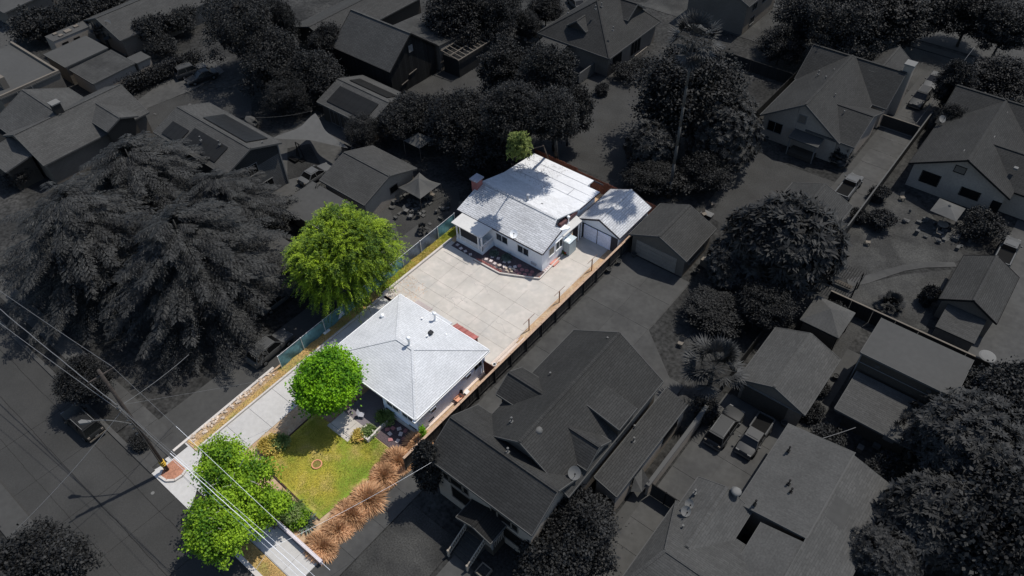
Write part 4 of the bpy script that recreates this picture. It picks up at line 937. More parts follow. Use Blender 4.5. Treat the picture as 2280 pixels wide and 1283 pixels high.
# chain link fence with teal privacy screen
t = thing('chain_link_fence', 'chain-link fence with a teal privacy screen and steel posts along the left side', 'fence', (-47.7, 33, 0))
cyy = list(np.arange(20.1, 46.4, 2.9)); TG = mat('blue_grey_screen', (.09, .11, .14), rough=.6, n1=(.6, .2), n2=(3, .2), bump=.4)
fxp = lambda y: -47.25 - .6 * (y - 20) / 26
for i in range(len(cyy)):
    y = cyy[i]; MB().cyl((fxp(y) + .05, y, 0), (fxp(y) + .05, y, 1.85), .035, n=8).build('post', GALV, t)
    MB().blob((fxp(y) + .05, y, 1.87), .06, .06, .06, 1, 0).build('post_cap', GALV, t)
    if i < len(cyy) - 1:
        y1 = cyy[i + 1]; q = MB(); n, k = 14, 8; vs = []
        for a in range(n + 1):
            for b in range(k + 1):
                u = a / n; v = b / k; yy = y + (y1 - y) * u; e_ = min(u, 1 - u) * 2
                wv = .07 * math.sin(9 * u + 5 * v + i * 2.1) * e_ ** .5 * (1 - v * .6) + random.uniform(-.012, .012)
                vs.append((fxp(yy) + wv, yy, .08 + 1.66 * v - (.05 * math.sin(u * math.pi) if b == k else 0)))
        q.add(vs, [(a * (k + 1) + b, (a + 1) * (k + 1) + b, (a + 1) * (k + 1) + b + 1, a * (k + 1) + b + 1) for a in range(n) for b in range(k)])
        q.build('privacy_screen', TG if i in (6, 7) else TEAL, t, smooth=True)
        MB().cyl((fxp(y), y, 1.8), (fxp(y1), y1, 1.8), .025, n=6).build('top_rail', GALV, t)
tag(MB().add([at(753, 712, .9), at(775, 692, .05), at(830, 648, .05), at(812, 635, 1.6), at(762, 672, 1.7)], [(0, 1, 2, 3, 4)]).build('loose_sheet', mat('pale_sheet', (.42, .48, .58))), 'pale grey sheet hung on the chain-link fence under the elm', 'sheet')
# other fences
t = thing('boundary_fence', 'dim board fence behind the flat-roofed house and the shed', 'fence', (0, 60.6, 0))
for i in range(7): MB().box(-9.0 + i * 2.2, -6.86 + i * 2.2, 60.5, 60.58, 0, 1.8).build('fence_panel', D_FENCE, t)
MB().box(-9.0, 6.4, 60.45, 60.62, 1.8, 1.88).build('fence_cap', D_WALLM, t)
t = thing('yard_fence', 'dim fence left of the gabled house at the end of the side yard', 'fence', (-30, 90, 0))
for i in range(8): MB().box(-29.9, -29.82, 82 + i * 2.2, 84.14 + i * 2.2, 0, 1.7).build('fence_panel', D_FENCE, t)
for i in range(5): MB().box(-40.5 + i * 2.1, -38.44 + i * 2.1, 97.5, 97.58, 0, 1.8).build('fence_panel', D_FENCE, t)
t = thing('barn_fence', 'dark fence running from the barn to the trees beside the studio', 'fence', (-70, 61, 0))
for i in range(8): MB().box(-73.0 + i * 2.3, -70.74 + i * 2.3, 60.5, 60.58, 0, 1.7).build('fence_panel', D_FENCE, t)
t = thing('wall_fence', 'thin dark fence between the driveway shrubs and the wide garage', 'fence', (-12, 48, 0))
for i in range(6): MB().box(-12.2, -12.12, 44 + i * 2.3, 46.25 + i * 2.3, 0, 1.6).build('fence_panel', D_FENCE, t)
t = thing('side_fence', 'grey fence panel left of the dormered house', 'fence', (-66, 84, 0))
for i in range(3): MB().box(-68.5 + i * 1.4, -67.15 + i * 1.4, 82.5, 82.57, 0, 1.9).build('fence_panel', D_FENCE, t)

# ------------------------------------------------------------------ vegetation
def leafmesh(name, P, A, B, m):
    # one diamond leaf per row: base P, axis A, half-width B
    n = len(P); V = np.empty((n, 4, 3), dtype=np.float32)
    V[:, 0] = P; V[:, 1] = P + A * .45 + B; V[:, 2] = P + A; V[:, 3] = P + A * .45 - B
    me = bpy.data.meshes.new(name); me.vertices.add(4 * n); me.vertices.foreach_set('co', V.reshape(-1))
    me.loops.add(4 * n); me.loops.foreach_set('vertex_index', np.arange(4 * n, dtype=np.int32))
    me.polygons.add(n); me.polygons.foreach_set('loop_start', np.arange(0, 4 * n, 4, dtype=np.int32)); me.polygons.foreach_set('loop_total', np.full(n, 4, dtype=np.int32))
    me.update(); me.validate(); me.materials.append(m); return me
def unit(a): return a / np.maximum(np.linalg.norm(a, axis=-1, keepdims=True), 1e-6)
def perp(a, g):
    r_ = g.normal(size=a.shape); return unit(np.cross(a, r_))
def crown(seed, rx, rz, style, clumps, per, ln, wd, m, lumps=.22, flat=.55):
    g = np.random.default_rng(seed)
    d = unit(g.normal(size=(clumps, 3))); d[:, 2] = np.where(d[:, 2] < -.62, -d[:, 2] * .6, d[:, 2]); d = unit(d)
    k = g.normal(size=(7, 3)) * 2.2; ph = g.uniform(0, 6.28, 7)
    rad = 1 + lumps * np.sin(d @ k.T + ph).mean(1) * 2.2
    rr = rad * g.uniform(.45, 1.0, clumps) ** .45
    C = d * rr[:, None] * np.array([rx, rx, rz])
    nc = int(clumps * per * .22)      # larger inner leaves added to block light and darken the crown
    cd = unit(g.normal(size=(nc, 3))) * (g.uniform(0, 1, nc) ** .4 * .74)[:, None]; cP = cd * np.array([rx, rx, rz * .9])
    cA = unit(g.normal(size=(nc, 3))) * (ln * 1.5); cB = perp(cA, g) * (ln * wd * 1.8)
    if style == 'broad':
        cs = rx * g.uniform(.045, .10, clumps) + .10
        idx = np.repeat(np.arange(clumps), per); n = len(idx)
        off = g.normal(size=(n, 3)) * cs[idx][:, None] * np.array([1, 1, flat])
        P = C[idx] + off
        out = unit(off + d[idx] * cs[idx][:, None] * 1.0)
        A = unit(out * .6 + g.normal(size=(n, 3)) * .6 + np.array([0, 0, -.1])); N = unit(out + np.array([0, 0, .9]) + g.normal(size=(n, 3)) * .45)
        B = unit(np.cross(A, N)); L_ = ln * g.uniform(.6, 1.3, n)
        return leafmesh('crown', np.concatenate([P, cP]), np.concatenate([A * L_[:, None], cA]), np.concatenate([B * (L_ * wd)[:, None], cB]), m)
    if style == 'spray':
        # arching twigs with many small leaflets
        D = unit(d * .9 + g.normal(size=d.shape) * .45 + np.array([0, 0, .15])); L0 = rx * g.uniform(.14, .40, clumps)
        idx = np.repeat(np.arange(clumps), per); n = len(idx); t_ = np.tile((np.arange(per) + .5) / per, clumps)
        S_ = perp(D, g); S_[:, 2] *= .3; S_ = unit(S_)
        sgn = np.where(np.arange(n) % 2 == 0, 1.0, -1.0)
        P = C[idx] + D[idx] * (L0[idx] * t_)[:, None] + np.array([0, 0, -1.0]) * (L0[idx] * t_ ** 2 * .65)[:, None] + g.normal(size=(n, 3)) * .05
        A = unit(D[idx] * .8 + S_[idx] * sgn[:, None] * .8 + np.array([0, 0, -.45]) * t_[:, None] + g.normal(size=(n, 3)) * .2)
        B = unit(np.cross(A, np.array([0, 0, 1.0]) + g.normal(size=(n, 3)) * .35)); L_ = ln * g.uniform(.7, 1.25, n) * (1.1 - .5 * t_)
        return leafmesh('crown', np.concatenate([P, cP]), np.concatenate([A * L_[:, None], cA]), np.concatenate([B * (L_ * wd)[:, None], cB]), m)
    if style == 'rosette':
        idx = np.repeat(np.arange(clumps), per); n = len(idx); ph = np.tile(np.arange(per) * 2.4, clumps)
        N = unit(d + np.array([0, 0, .5]) + g.normal(size=d.shape) * .3); U = perp(N, g); W = np.cross(N, U)
        A = unit(U[idx] * np.cos(ph)[:, None] + W[idx] * np.sin(ph)[:, None] + N[idx] * g.uniform(-.15, .6, n)[:, None])
        B = unit(np.cross(A, N[idx])); L_ = ln * g.uniform(.7, 1.2, n)
        return leafmesh('crown', np.concatenate([C[idx] + g.normal(size=(n, 3)) * .03, cP]), np.concatenate([A * L_[:, None], cA * .5]), np.concatenate([B * (L_ * wd)[:, None], cB * .8]), m)
def cedar(seed, Rm, H, m):
    g = np.random.default_rng(seed); P, A, B = [], [], []
    nb = 330
    for i in range(nb):
        h = H * (.12 + .86 * ((i + .5) / nb) ** .8); L = Rm * max(0.0, 1 - (max(h, .1) / H) ** 2.6) ** .62 * g.uniform(.45, 1.12) + .6
        a = i * 2.39996 + g.uniform(-1.2, 1.2); h += g.uniform(-.9, .6); rad = np.array([math.cos(a), math.sin(a), 0.0]); tan = np.array([-rad[1], rad[0], 0.0])
        ns = int(6 + L * 3.0); lf = g.uniform(-.05, .3)
        for j in range(ns):
            t_ = .18 + .82 * (j + 1) / ns; s = 1 if j % 2 else -1
            base = rad * L * t_ + np.array([0, 0, h + lf * L * t_ - .30 * L * t_ * t_])
            bl = (.40 + .9 * math.sin(math.pi * min(1, t_ * .93))) * g.uniform(.7, 1.2) * (.5 + .06 * L)
            bd = rad * .75 + tan * s * .8 + np.array([0, 0, -.22 + g.uniform(-.12, .12)]); bd /= np.linalg.norm(bd)
            m_ = 11
            for q in range(m_):
                u = (q + .5) / m_; side = np.cross(bd, [0, 0, 1.0]); side /= np.linalg.norm(side); sg = 1 if q % 2 else -1
                ax = bd * .75 + side * sg * .55 + np.array([0, 0, -.25 + g.uniform(-.1, .1)]) ; ax /= np.linalg.norm(ax)
                P.append(base + bd * bl * u + np.array([0, 0, -.25 * bl * u * u])); ll = g.uniform(.24, .42) * (1.15 - .4 * u)
                A.append(ax * ll); w = np.cross(ax, [g.uniform(-.4, .4), g.uniform(-.4, .4), 1.0]); B.append(w / np.linalg.norm(w) * ll * .17)
    return leafmesh('crown', np.array(P), np.array(A), np.array(B), m)
def trunkmesh(H, r0, seed, spread=1.0, limbs=6, m=D_BARK, z1=.55):
    g = random.Random(seed); q = MB(); x = y = 0; pts = [(0, 0, -.1)]
    for k in range(3): x += g.uniform(-.15, .15) * r0 * 3; y += g.uniform(-.15, .15) * r0 * 3; pts.append((x, y, H * z1 * (k + 1) / 3))
    for k in range(3): q.cyl(pts[k], pts[k + 1], r0 * (1.15 - .2 * k), r0 * (1.15 - .2 * (k + 1)), 8)
    for i in range(limbs):
        a = 2 * math.pi * i / limbs + g.uniform(-.3, .3); b = pts[3] if i % 2 else pts[2]
        mid = (b[0] + math.cos(a) * spread * .4, b[1] + math.sin(a) * spread * .4, b[2] + H * .17)
        e = (b[0] + math.cos(a) * spread * .8, b[1] + math.sin(a) * spread * .8, b[2] + H * g.uniform(.2, .34))
        q.cyl(b, mid, r0 * .5, r0 * .33, 6, False); q.cyl(mid, e, r0 * .33, r0 * .1, 5, False)
    return q.mesh('trunk', m, True)
PM = {}
def tree(name, label, px, zc, rx, rz, mkey, style='broad', grp=None, ln=.26, clumps=130, per=110, wd=.32, seed=None, cat='tree', m=D_BARK, base=None, trunk=True, lumps=.22):
    x, y = at(px[0], px[1], zc)[:2]; ox = oy = 0
    if base: ox, oy = x - base[0], y - base[1]; x, y = base
    t = thing(name, label, cat, (x, y, 0), world=False, group=grp)
    seed = seed if seed is not None else len(PM) + 3
    key = (style, mkey.name, seed, round(ln, 2), clumps, per)
    if key not in PM: PM[key] = (crown(seed, rx, rz, style, clumps, per, ln, wd, mkey, lumps), rx, rz)
    me, r0, z0 = PM[key]
    c = link('crown', me, t, loc=(ox, oy, zc)); c.scale = (rx / r0, rx / r0, rz / z0); c.rotation_euler.z = (len(bpy.data.objects) * 1.7) % 6.28
    if base:
        q = MB(); q.cyl((0, 0, -.1), (ox * .3, oy * .3, zc * .5), max(.09, rx * .08), max(.07, rx * .06), 8); q.cyl((ox * .3, oy * .3, zc * .5), (ox, oy, zc * .95), max(.07, rx * .06), .06, 8); link('trunk', q.mesh('trunk', m, True), t)
    if m is BARK and trunk and rx > 2:        # pale twigs showing between the leaves
        g_ = random.Random(seed); q = MB()
        for i in range(16):
            a_ = g_.uniform(0, 6.28); e_ = g_.uniform(.2, 1.3); d_ = Vector((math.cos(a_) * math.cos(e_), math.sin(a_) * math.cos(e_), math.sin(e_))); p_ = Vector((d_.x * rx * .55, d_.y * rx * .55, zc + d_.z * rz * .55)); k_ = Vector((d_.x * rx * g_.uniform(.85, 1.02) + g_.uniform(-.4, .4), d_.y * rx * g_.uniform(.85, 1.02) + g_.uniform(-.4, .4), zc + d_.z * rz * g_.uniform(.85, 1.03)))
            q.cyl(p_, k_, .045, .02, 5, False); q.cyl(p_.lerp(k_, .6), k_ + Vector((g_.uniform(-.5, .5), g_.uniform(-.5, .5), .1)), .025, .012, 5, False)
        q.build('twigs', mat('pale_twig', (.40, .38, .34)), t, kind='stuff')
    if trunk and not base: link('trunk', trunkmesh(zc + rz * .6, max(.09, rx * .045), seed, rx * .8, m=m), t)
    return t
L_ELM = leafmat('elm_leaf', (.010, .045, .010), (.29, .40, .015), .10)
L_ROUND = leafmat('bright_leaf', (.030, .12, .003), (.24, .47, .008), .22)
L_ST = leafmat('street_leaf', (.035, .11, .005), (.30, .46, .02), .22)
L_CL = leafmat('clump_leaf', (.05, .08, .02), (.26, .30, .08), .3)
L_YEL = leafmat('yellow_leaf', (.35, .25, .04), (.62, .48, .12), .25)
L_SHRUB = leafmat('shrub_leaf', (.06, .12, .02), (.28, .34, .12), .3)
L_AGAVE = leafmat('grey_green_leaf', (.03, .05, .04), (.22, .27, .22), .1)
L_BROWN = leafmat('copper_grass_leaf', (.36, .20, .10), (.88, .56, .32), .35)
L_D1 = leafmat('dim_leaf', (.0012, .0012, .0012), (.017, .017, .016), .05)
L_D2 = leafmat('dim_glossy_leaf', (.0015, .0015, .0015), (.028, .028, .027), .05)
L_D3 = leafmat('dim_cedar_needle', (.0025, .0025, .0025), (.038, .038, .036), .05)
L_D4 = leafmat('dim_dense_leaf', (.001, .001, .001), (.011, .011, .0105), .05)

# bright trees
tree('elm_tree', 'large bright green weeping elm behind the teal fence', (763, 568), 5.8, 4.85, 4.9, L_ELM, 'spray', ln=.30, clumps=1500, per=46, wd=.14, m=BARK, seed=5, lumps=.12)
tree('shade_tree', 'round bright green tree in front of the front house roof', (728, 850), 4.6, 2.75, 3.1, L_ROUND, 'broad', ln=.22, clumps=300, per=80, wd=.38, m=BARK, seed=11, lumps=.18)
tree('street_tree', 'upper bright green street tree, behind the overhead wires', (514, 1072), 5.0, 2.75, 2.7, L_ST, 'broad', 'green street trees by the front sidewalk', ln=.20, clumps=230, per=95, wd=.38, m=BARK, seed=21, lumps=.45)
tree('street_tree', 'lower bright green street tree overhanging the kerb', (486, 1178), 4.5, 2.3, 2.4, L_ST, 'broad', 'green street trees by the front sidewalk', ln=.20, clumps=180, per=95, wd=.38, m=BARK, seed=22, lumps=.45)
tree('street_tree', 'small low bough of a green street tree near the retaining wall', (585, 1130), 3.6, 1.6, 1.2, L_ST, 'broad', 'green street trees by the front sidewalk', ln=.22, clumps=60, per=80, wd=.34, m=BARK, seed=23, trunk=True)
tree('back_tree', 'small yellow-green tree at the rear corner of the back house', (1156, 328), 11.8, 1.15, 1.6, L_CL, 'spray', ln=.3, clumps=170, per=20, wd=.2, m=BARK, seed=25, base=(-45.5, 61.9))
# cedars
CG = 'dim cedar trees by the street corner'
for i, (px, zb, s, lb) in enumerate((((455, 640), 3, 1.0, 'nearest of the huge dim cedars, its boughs reaching the parked wagon'), ((225, 590), 3, 1.0, 'leftmost of the huge dim cedars above the street sidewalk'), ((345, 470), 3, .95, 'furthest of the huge dim cedars, against the old house roof'), ((520, 500), 2, .72, 'smaller cedar against the siding house wall'))):
    if i < 2: cm = cedar(40 + i, 9.9, 12.6, L_D3)
    x, y = at(*px, zb)[:2]; t = thing('cedar_tree', lb, 'tree', (x, y, 0), world=False, group=CG)
    o = link('crown', cm, t); o.scale = (s, s, s); o.rotation_euler.z = i * 1.9
    o = link('trunk', MB().cyl((0, 0, -.1), (0, 0, 12.2), .42, .05, 8).mesh('trunk', D_BARK, True), t); o.scale = (s, s, s)
# dim broadleaf trees
def dt(label, px, zc, rx, rz, kind=0, seedk=0, cat='tree', name='tree', grp=None, **k):
    P = [(L_D1, 'broad', .25, 230, 95, .34), (L_D2, 'rosette', .50, 950, 14, .16), (L_D4, 'broad', .24, 230, 95, .34), (L_D2, 'broad', .22, 230, 95, .36)][kind]
    return tree(name, label, px, zc, rx, rz, P[0], P[1], grp, ln=P[2], clumps=P[3], per=P[4], wd=P[5], seed=100 + kind * 10 + seedk, cat=cat, **k)
dt('huge dark tree at the top left beside the parked sedans', (545, 70), 6.5, 5.4, 5.0, 0, 0, lumps=.35)
dt('dark tree right of the sedans, lower half of the dense row', (600, 140), 5, 4.0, 4.0, 0, 1)
dt('bushy dark tree above the studio roof', (705, 165), 4, 3.6, 3.0, 0, 2)
dt('dark tree left of the studio', (640, 215), 3, 3.0, 2.6, 0, 0)
dt('pointed dark conifer left of the rear bungalow', (628, 60), 5, 2.2, 4.2, 0, 1)
dt('dark shrub tree left of the black barn eave', (725, 95), 4, 2.6, 2.5, 0, 2)
dt('dark tree touching the studio front right corner', (808, 300), 2.6, 2.2, 2.2, 0, 0)
dt('dark tree at the right end of the studio', (905, 262), 3.4, 3.2, 2.8, 0, 1)
dt('dark leafy tree above the white canopy', (975, 262), 3.4, 2.8, 2.6, 0, 2)
dt('dark tree over the canopy garden right side', (1040, 285), 5, 4.3, 4.4, 2, 0)
dt('black-green tree filling the gap left of the small green tree', (1085, 330), 4, 3.6, 3.6, 2, 1)
dt('tall dark tree right of the barn yard', (1125, 165), 7, 3.2, 4.8, 2, 2)
dt('tall dark tree leaning over the left rear roof of the back house', (1143, 243), 11.4, 3.3, 2.8, 2, 1, base=(-49.4, 55.5), lumps=.5)
dt('dark tree limb mass above the rear fence of the lot', (1222, 255), 11.3, 3.2, 2.8, 0, 1, base=(-45.2, 62.6), lumps=.35)
dt('tall dark tree between the barn yard and the back yard', (1225, 170), 10, 3.3, 4.0, 0, 1, lumps=.35, base=(-47.5, 65))
dt('dark tree just above the small green tree', (1180, 235), 8, 3.2, 3.6, 2, 0)
dt('dark tree overhanging the back yard lawn', (1265, 250), 5, 2.9, 3.4, 0, 2)
dt('dark tree behind the ruined shed', (1020, 35), 5, 4.5, 4.5, 2, 1)
dt('dark tree at the top edge right of the ruined shed', (1100, 30), 5, 4.5, 4.2, 0, 0)
dt('dark round tree at the top edge by the parked car', (1215, 20), 3.5, 2.5, 2.8, 2, 2)
dt('thin dark tree left of the dormered roof', (1175, 60), 3, 2.0, 2.4, 0, 1)
dt('massive large-leaved tree around the tall palm trunk', (1525, 215), 7, 6.4, 6.0, 2, 0, lumps=.25)
dt('lower large-leaved tree at the foot of the tall palm', (1448, 318), 4, 3.2, 3.0, 1, 1)
dt('large-leaved tree right of the tall palm trunk', (1610, 290), 5, 4.6, 4.6, 1, 0)
dt('dark bush behind the lot garage', (1450, 385), 2.0, 3.0, 1.8, 2, 0)
dt('dark bush right of the tall palm foot', (1570, 380), 2.4, 2.8, 2.2, 2, 1)
dt('large loquat tree with big star-shaped leaf clusters', (1742, 535), 6, 5.9, 5.0, 1, 1, lumps=.2)
dt('dark compact tree standing in for shade between the loquat and the gazebo', (1700, 668), 3, 2.9, 2.2, 2, 0)  # dark crown added where black shade lies under the canopy
dt('dark understory tree standing in for shade behind the fan palm', (1590, 690), 1.6, 2.8, 1.5, 2, 2)  # low dark crown stands in for black shade and understory
dt('dark tree beside the patio grill', (1640, 590), 3, 3.2, 2.8, 1, 1)
dt('dense dark tree at the top right corner', (2165, 25), 5.5, 4.4, 4.2, 2, 0)
dt('dark street tree above the far road at right', (2240, 62), 5.5, 3.9, 3.4, 0, 1)
dt('dark tree right of the front gabled roof', (2050, 22), 5, 4.0, 3.8, 0, 2)
dt('broad dark tree at the top above the gabled house', (1880, 50), 6, 6.0, 5.0, 0, 0, lumps=.35)
dt('dark tree at the top edge above the porch house', (1960, 20), 6, 5.4, 5.0, 2, 2)
dt('open-crowned dark tree behind the gabled roof', (1800, 40), 5, 4.0, 4.0, 0, 1)
dt('dark tree on the left of the north yard', (1740, 100), 3, 3.0, 2.6, 2, 1)
dt('tall dark hedge tree between the parked pickup and the corner bungalow', (2128, 195), 4, 2.3, 4.0, 2, 2)
dt('tall dark hedge tree nearer the satellite dish', (2108, 272), 2.6, 1.8, 2.6, 2, 0)
dt('dark tree behind the corner bungalow ridge', (2230, 180), 3, 4.0, 3.0, 2, 1)
dt('dark leafy tree at the bottom left corner', (90, 1250), 5, 3.2, 2.9, 3, 0, lumps=.35)
dt('small dark tree above the street-side parked wagon', (180, 850), 3.4, 2.2, 1.8, 0, 2)
dt('dark round tree below the big porch house', (1285, 1175), 2.6, 2.7, 2.4, 3, 1, lumps=.3)
dt('dark bush at the bottom edge below the porch house', (1235, 1250), 1.8, 2.6, 1.8, 3, 2)
dt('large dark tree filling the right bottom corner', (2170, 1010), 4.5, 5.0, 4.0, 1, 0, lumps=.3)
dt('dark tree at the right edge beside the flat-roofed house', (2245, 880), 4.5, 3.6, 3.6, 3, 0)
dt('big-leaved dark tree below the right bottom corner tree', (2080, 1160), 3.6, 4.0, 3.2, 1, 1)
dt('dark tree at the bottom right corner edge', (2240, 1180), 4.0, 4.4, 3.4, 3, 2)
dt('dark bush at the bottom edge right of the ranch house', (1975, 1240), 2.6, 2.8, 2.2, 1, 0)
# hedges and shrubs
SG = 'dim shrubs in the neighbouring yards'
shr = [((1963, 490), 1.0, 1.3, .9, 'round clipped bush in the middle of the right lawn'), ((2190, 500), 1.4, 2.3, 1.6, 'large dark clipped bush beside the umbrella'), ((1958, 432), .8, 1.0, .8, 'dark bush against the long fence, upper'), ((1912, 482), .7, .9, .8, 'dark bush against the long fence, lower'),
       ((1525, 462), 2.6, .0, 0, ''), ((1395, 160), 1.2, 2.0, 1.2, 'flowering dim shrub beside the picket fence'), ((1430, 145), 1.2, 1.8, 1.1, 'second dim shrub beside the picket fence'), ((1340, 200), .7, .9, .7, 'small dim shrub at the patio wall corner'),
       ((340, 65), 2.6, 3.0, 2.4, 'dark shrub tree before the long bungalow'), ((365, 105), 1.5, 2.2, 1.4, 'dark bush below the long bungalow eave'), ((400, 45), 2.2, 2.6, 2.0, 'dark bush at the right end of the long bungalow'),
       ((75, 60), 2.4, 3.6, 2.6, 'dark bush at the far left top'), ((130, 50), 2.4, 3.6, 2.8, 'dark bush left of the travel trailer'), ((185, 30), 2.6, 3.6, 2.8, 'dark bush above the travel trailer'), ((230, 10), 2.4, 3.4, 2.6, 'dark bush at the top edge left of the long bungalow'),
       ((1490, 395), 1.5, 3.0, 1.4, 'dark shrub in the shade behind the lot garage'), ((1870, 345), 1.0, 1.0, .8, 'dark bush by the gabled house porch'), ((1780, 880), 0, 0, 0, ''), ((1825, 865), .6, .8, .6, 'small bush right of the wide garage, upper'), ((1808, 920), .6, .9, .7, 'small bush right of the wide garage, lower'), ((1845, 975), .8, 1.3, .8, 'dark bush in the small front garden beside the ranch roof'),
       ((1975, 1040), .7, 1.1, .8, 'small-leaved bush above the ranch roof'), ((1955, 1060), .9, 1.3, .9, 'second small-leaved bush above the ranch roof'), ((1600, 1010), .1, 0, 0, ''), ((1860, 700), .8, 1.1, .8, 'pale-leaved bush right of the gazebo'), ((1780, 760), .6, 1.0, .7, 'small bush behind the wide garage'), ((1570, 915), .7, 1.1, .9, 'shrub at the foot of the fan palm'),
       ((2070, 660), 1.0, .8, 1.2, 'dark shrub along the left wall of the shed'), ((1990, 870), .1, 0, 0, ''), ((60, 800), .8, 0, .8, 'low bush on the kerb strip'), ((310, 985), .5, .8, .5, 'spiky dim plant in the kerb planter'), ((40, 390), 1.3, 1.8, 1.4, 'dark shrub by the left edge below the porch roof'), ((390, 290), .8, 1.4, .9, 'dim shrub behind the solar roof'), ((1250, 20), .1, 0, 0, ''), ((700, 445), 1.2, 1.8, 1.4, 'dark hedge bush above the elm, right'), ((660, 462), 1.2, 1.8, 1.4, 'dark hedge bush above the elm, middle'), ((620, 485), 1.2, 1.8, 1.4, 'dark hedge bush above the elm, left')]
for p, zc, rx, rz, lb in shr:
    if rx > .3: tree('bush', lb, p, max(zc, rz * .8), rx, rz, L_D1 if rx > 1.5 else L_D2, 'broad', SG, ln=.2, clumps=60, per=70, wd=.36, seed=200 + int(rx > 1.5), cat='bush', trunk=False)
for i, (a, b) in enumerate((((275, 195), (440, 128)),)):
    g = np.random.default_rng(9); A_ = at(*a, 1.2); B_ = at(*b, 1.2); n = 9000; u = g.uniform(0, 1, n)
    P = np.stack([A_[0] + (B_[0] - A_[0]) * u + g.normal(size=n) * .55, A_[1] + (B_[1] - A_[1]) * u + g.normal(size=n) * .55, np.clip(g.normal(1.4, .55, n), .1, 2.2)], 1)
    Ad = unit(g.normal(size=(n, 3))); Bd = perp(Ad, g)
    tag(link('hedge', leafmesh('hedge', P, Ad * .26, Bd * .09, L_D2)), 'long dense dark hedge along the left driveway', 'hedge')
# copper fountain grasses
def tuft(n, ln, r0, m, seed, up=.9, wd=.02, droop=.5):
    g = np.random.default_rng(seed); a = g.uniform(0, 6.283, n); t_ = g.uniform(0, 1, n) ** .6
    D = np.stack([np.cos(a) * t_, np.sin(a) * t_, up * (1.15 - t_) + .12], 1); D = unit(D)
    P0 = np.stack([np.cos(a) * t_ * r0, np.sin(a) * t_ * r0, np.zeros(n)], 1); L_ = ln * g.uniform(.6, 1.1, n)
    W = unit(np.cross(D, g.normal(size=(n, 3)))) * wd; P1 = P0 + D * (L_ * .55)[:, None]
    D2 = D * .55; D2[:, 2] -= droop * .45; 
    return leafmesh('blades', np.concatenate([P0, P1 - D * .05]), np.concatenate([D * (L_ * .62)[:, None], D2 * (L_ * .9)[:, None]]), np.concatenate([W, W * .9]), m)
tm = [tuft(2600, 1.05 + .12 * i, .7, L_BROWN, 60 + i, wd=.028, up=.75 + .1 * i, droop=.7) for i in range(4)]
GG = 'copper fountain grasses along the right edge of the front garden'
for i, (px, s, lb) in enumerate((((716, 1212), 1.05, 'copper fountain grass at the bottom corner, over the retaining wall'), ((752, 1172), .95, 'second copper fountain grass up from the retaining wall'), ((779, 1140), .95, 'third copper fountain grass, beside the dark agave side'), ((817, 1108), .95, 'fourth copper fountain grass, halfway up the lawn edge'), ((853, 1054), 1.0, 'fifth copper fountain grass, beside the lawn'), ((886, 1022), 1.0, 'sixth copper fountain grass, beside the dark paver bed'), ((930, 985), .9, 'uppermost copper fountain grass, beside the cypress'))):
    x, y = at(*px, .5)[:2]; o = link('fountain_grass', tm[i % 4], None, loc=(x, y, .05)); tag(o, lb, 'ornamental grass', GG); o.scale = (s, s * random.uniform(.85, 1.05), s * random.uniform(.8, 1.1)); o.rotation_euler = (random.uniform(-.15, .15), random.uniform(-.15, .15), i * 1.3)
o = link('agave_plant', tuft(170, .95, .15, L_AGAVE, 70, up=.8, wd=.06, droop=.1), None, loc=(*at(680, 1163, .3)[:2], .05)); tag(o, 'dark grey-green spiky agave at the lower corner of the lawn', 'agave'); o.scale = (1.1, 1.1, .9)
for px, rx, mm, lb in (((598, 992), .95, L_YEL, 'yellow-leaved shrub between the driveway and the lawn'), ((618, 985), .8, L_SHRUB, 'pale olive shrub right behind the yellow shrub'), ((645, 1140), 1.2, L_SHRUB, 'pale green low shrub in the bed below the lawn'), ((665, 1150), .9, L_ST, 'bright green low shrub beside the agave'), ((618, 1120), .9, L_SHRUB, 'pale green shrub under the street tree edge'),
                        ((820, 962), .55, L_SHRUB, 'green plants filling the small white planter'), ((857, 930), .75, L_SHRUB, 'green bush beside the front wall planter'), ((800, 970), .5, L_YEL, 'orange-brown shrub at the walk corner'), ((1275, 515 + 10), .0, L_SHRUB, ''), ((1100, 565), .26, L_AGAVE, 'small grey-green plant beside the porch of the back house'), ((1128, 575), .3, L_AGAVE, 'small plant in the middle of the rear garden bed'), ((1258, 557), .4, L_SHRUB, 'potted plant against the side wall of the back house')):
    if rx: tree('shrub', lb, px, rx * .5, rx, rx * .55, mm, 'broad', None, ln=.16, clumps=40, per=50, wd=.34, seed=300 + int(rx * 10), cat='shrub', trunk=False)
t = tree('cypress_tree', 'narrow dark Italian cypress beside the copper grasses', (955, 1047), 3.8, .95, 3.6, L_D1, 'broad', ln=.2, clumps=260, per=45, wd=.3, seed=31, lumps=.1)
tree('shrub', 'bright green tip of a bush rising beside the cypress', (941, 962), 1.3, .13, 1.0, L_ROUND, 'broad', None, ln=.12, clumps=16, per=40, wd=.34, seed=320, cat='shrub', trunk=False)
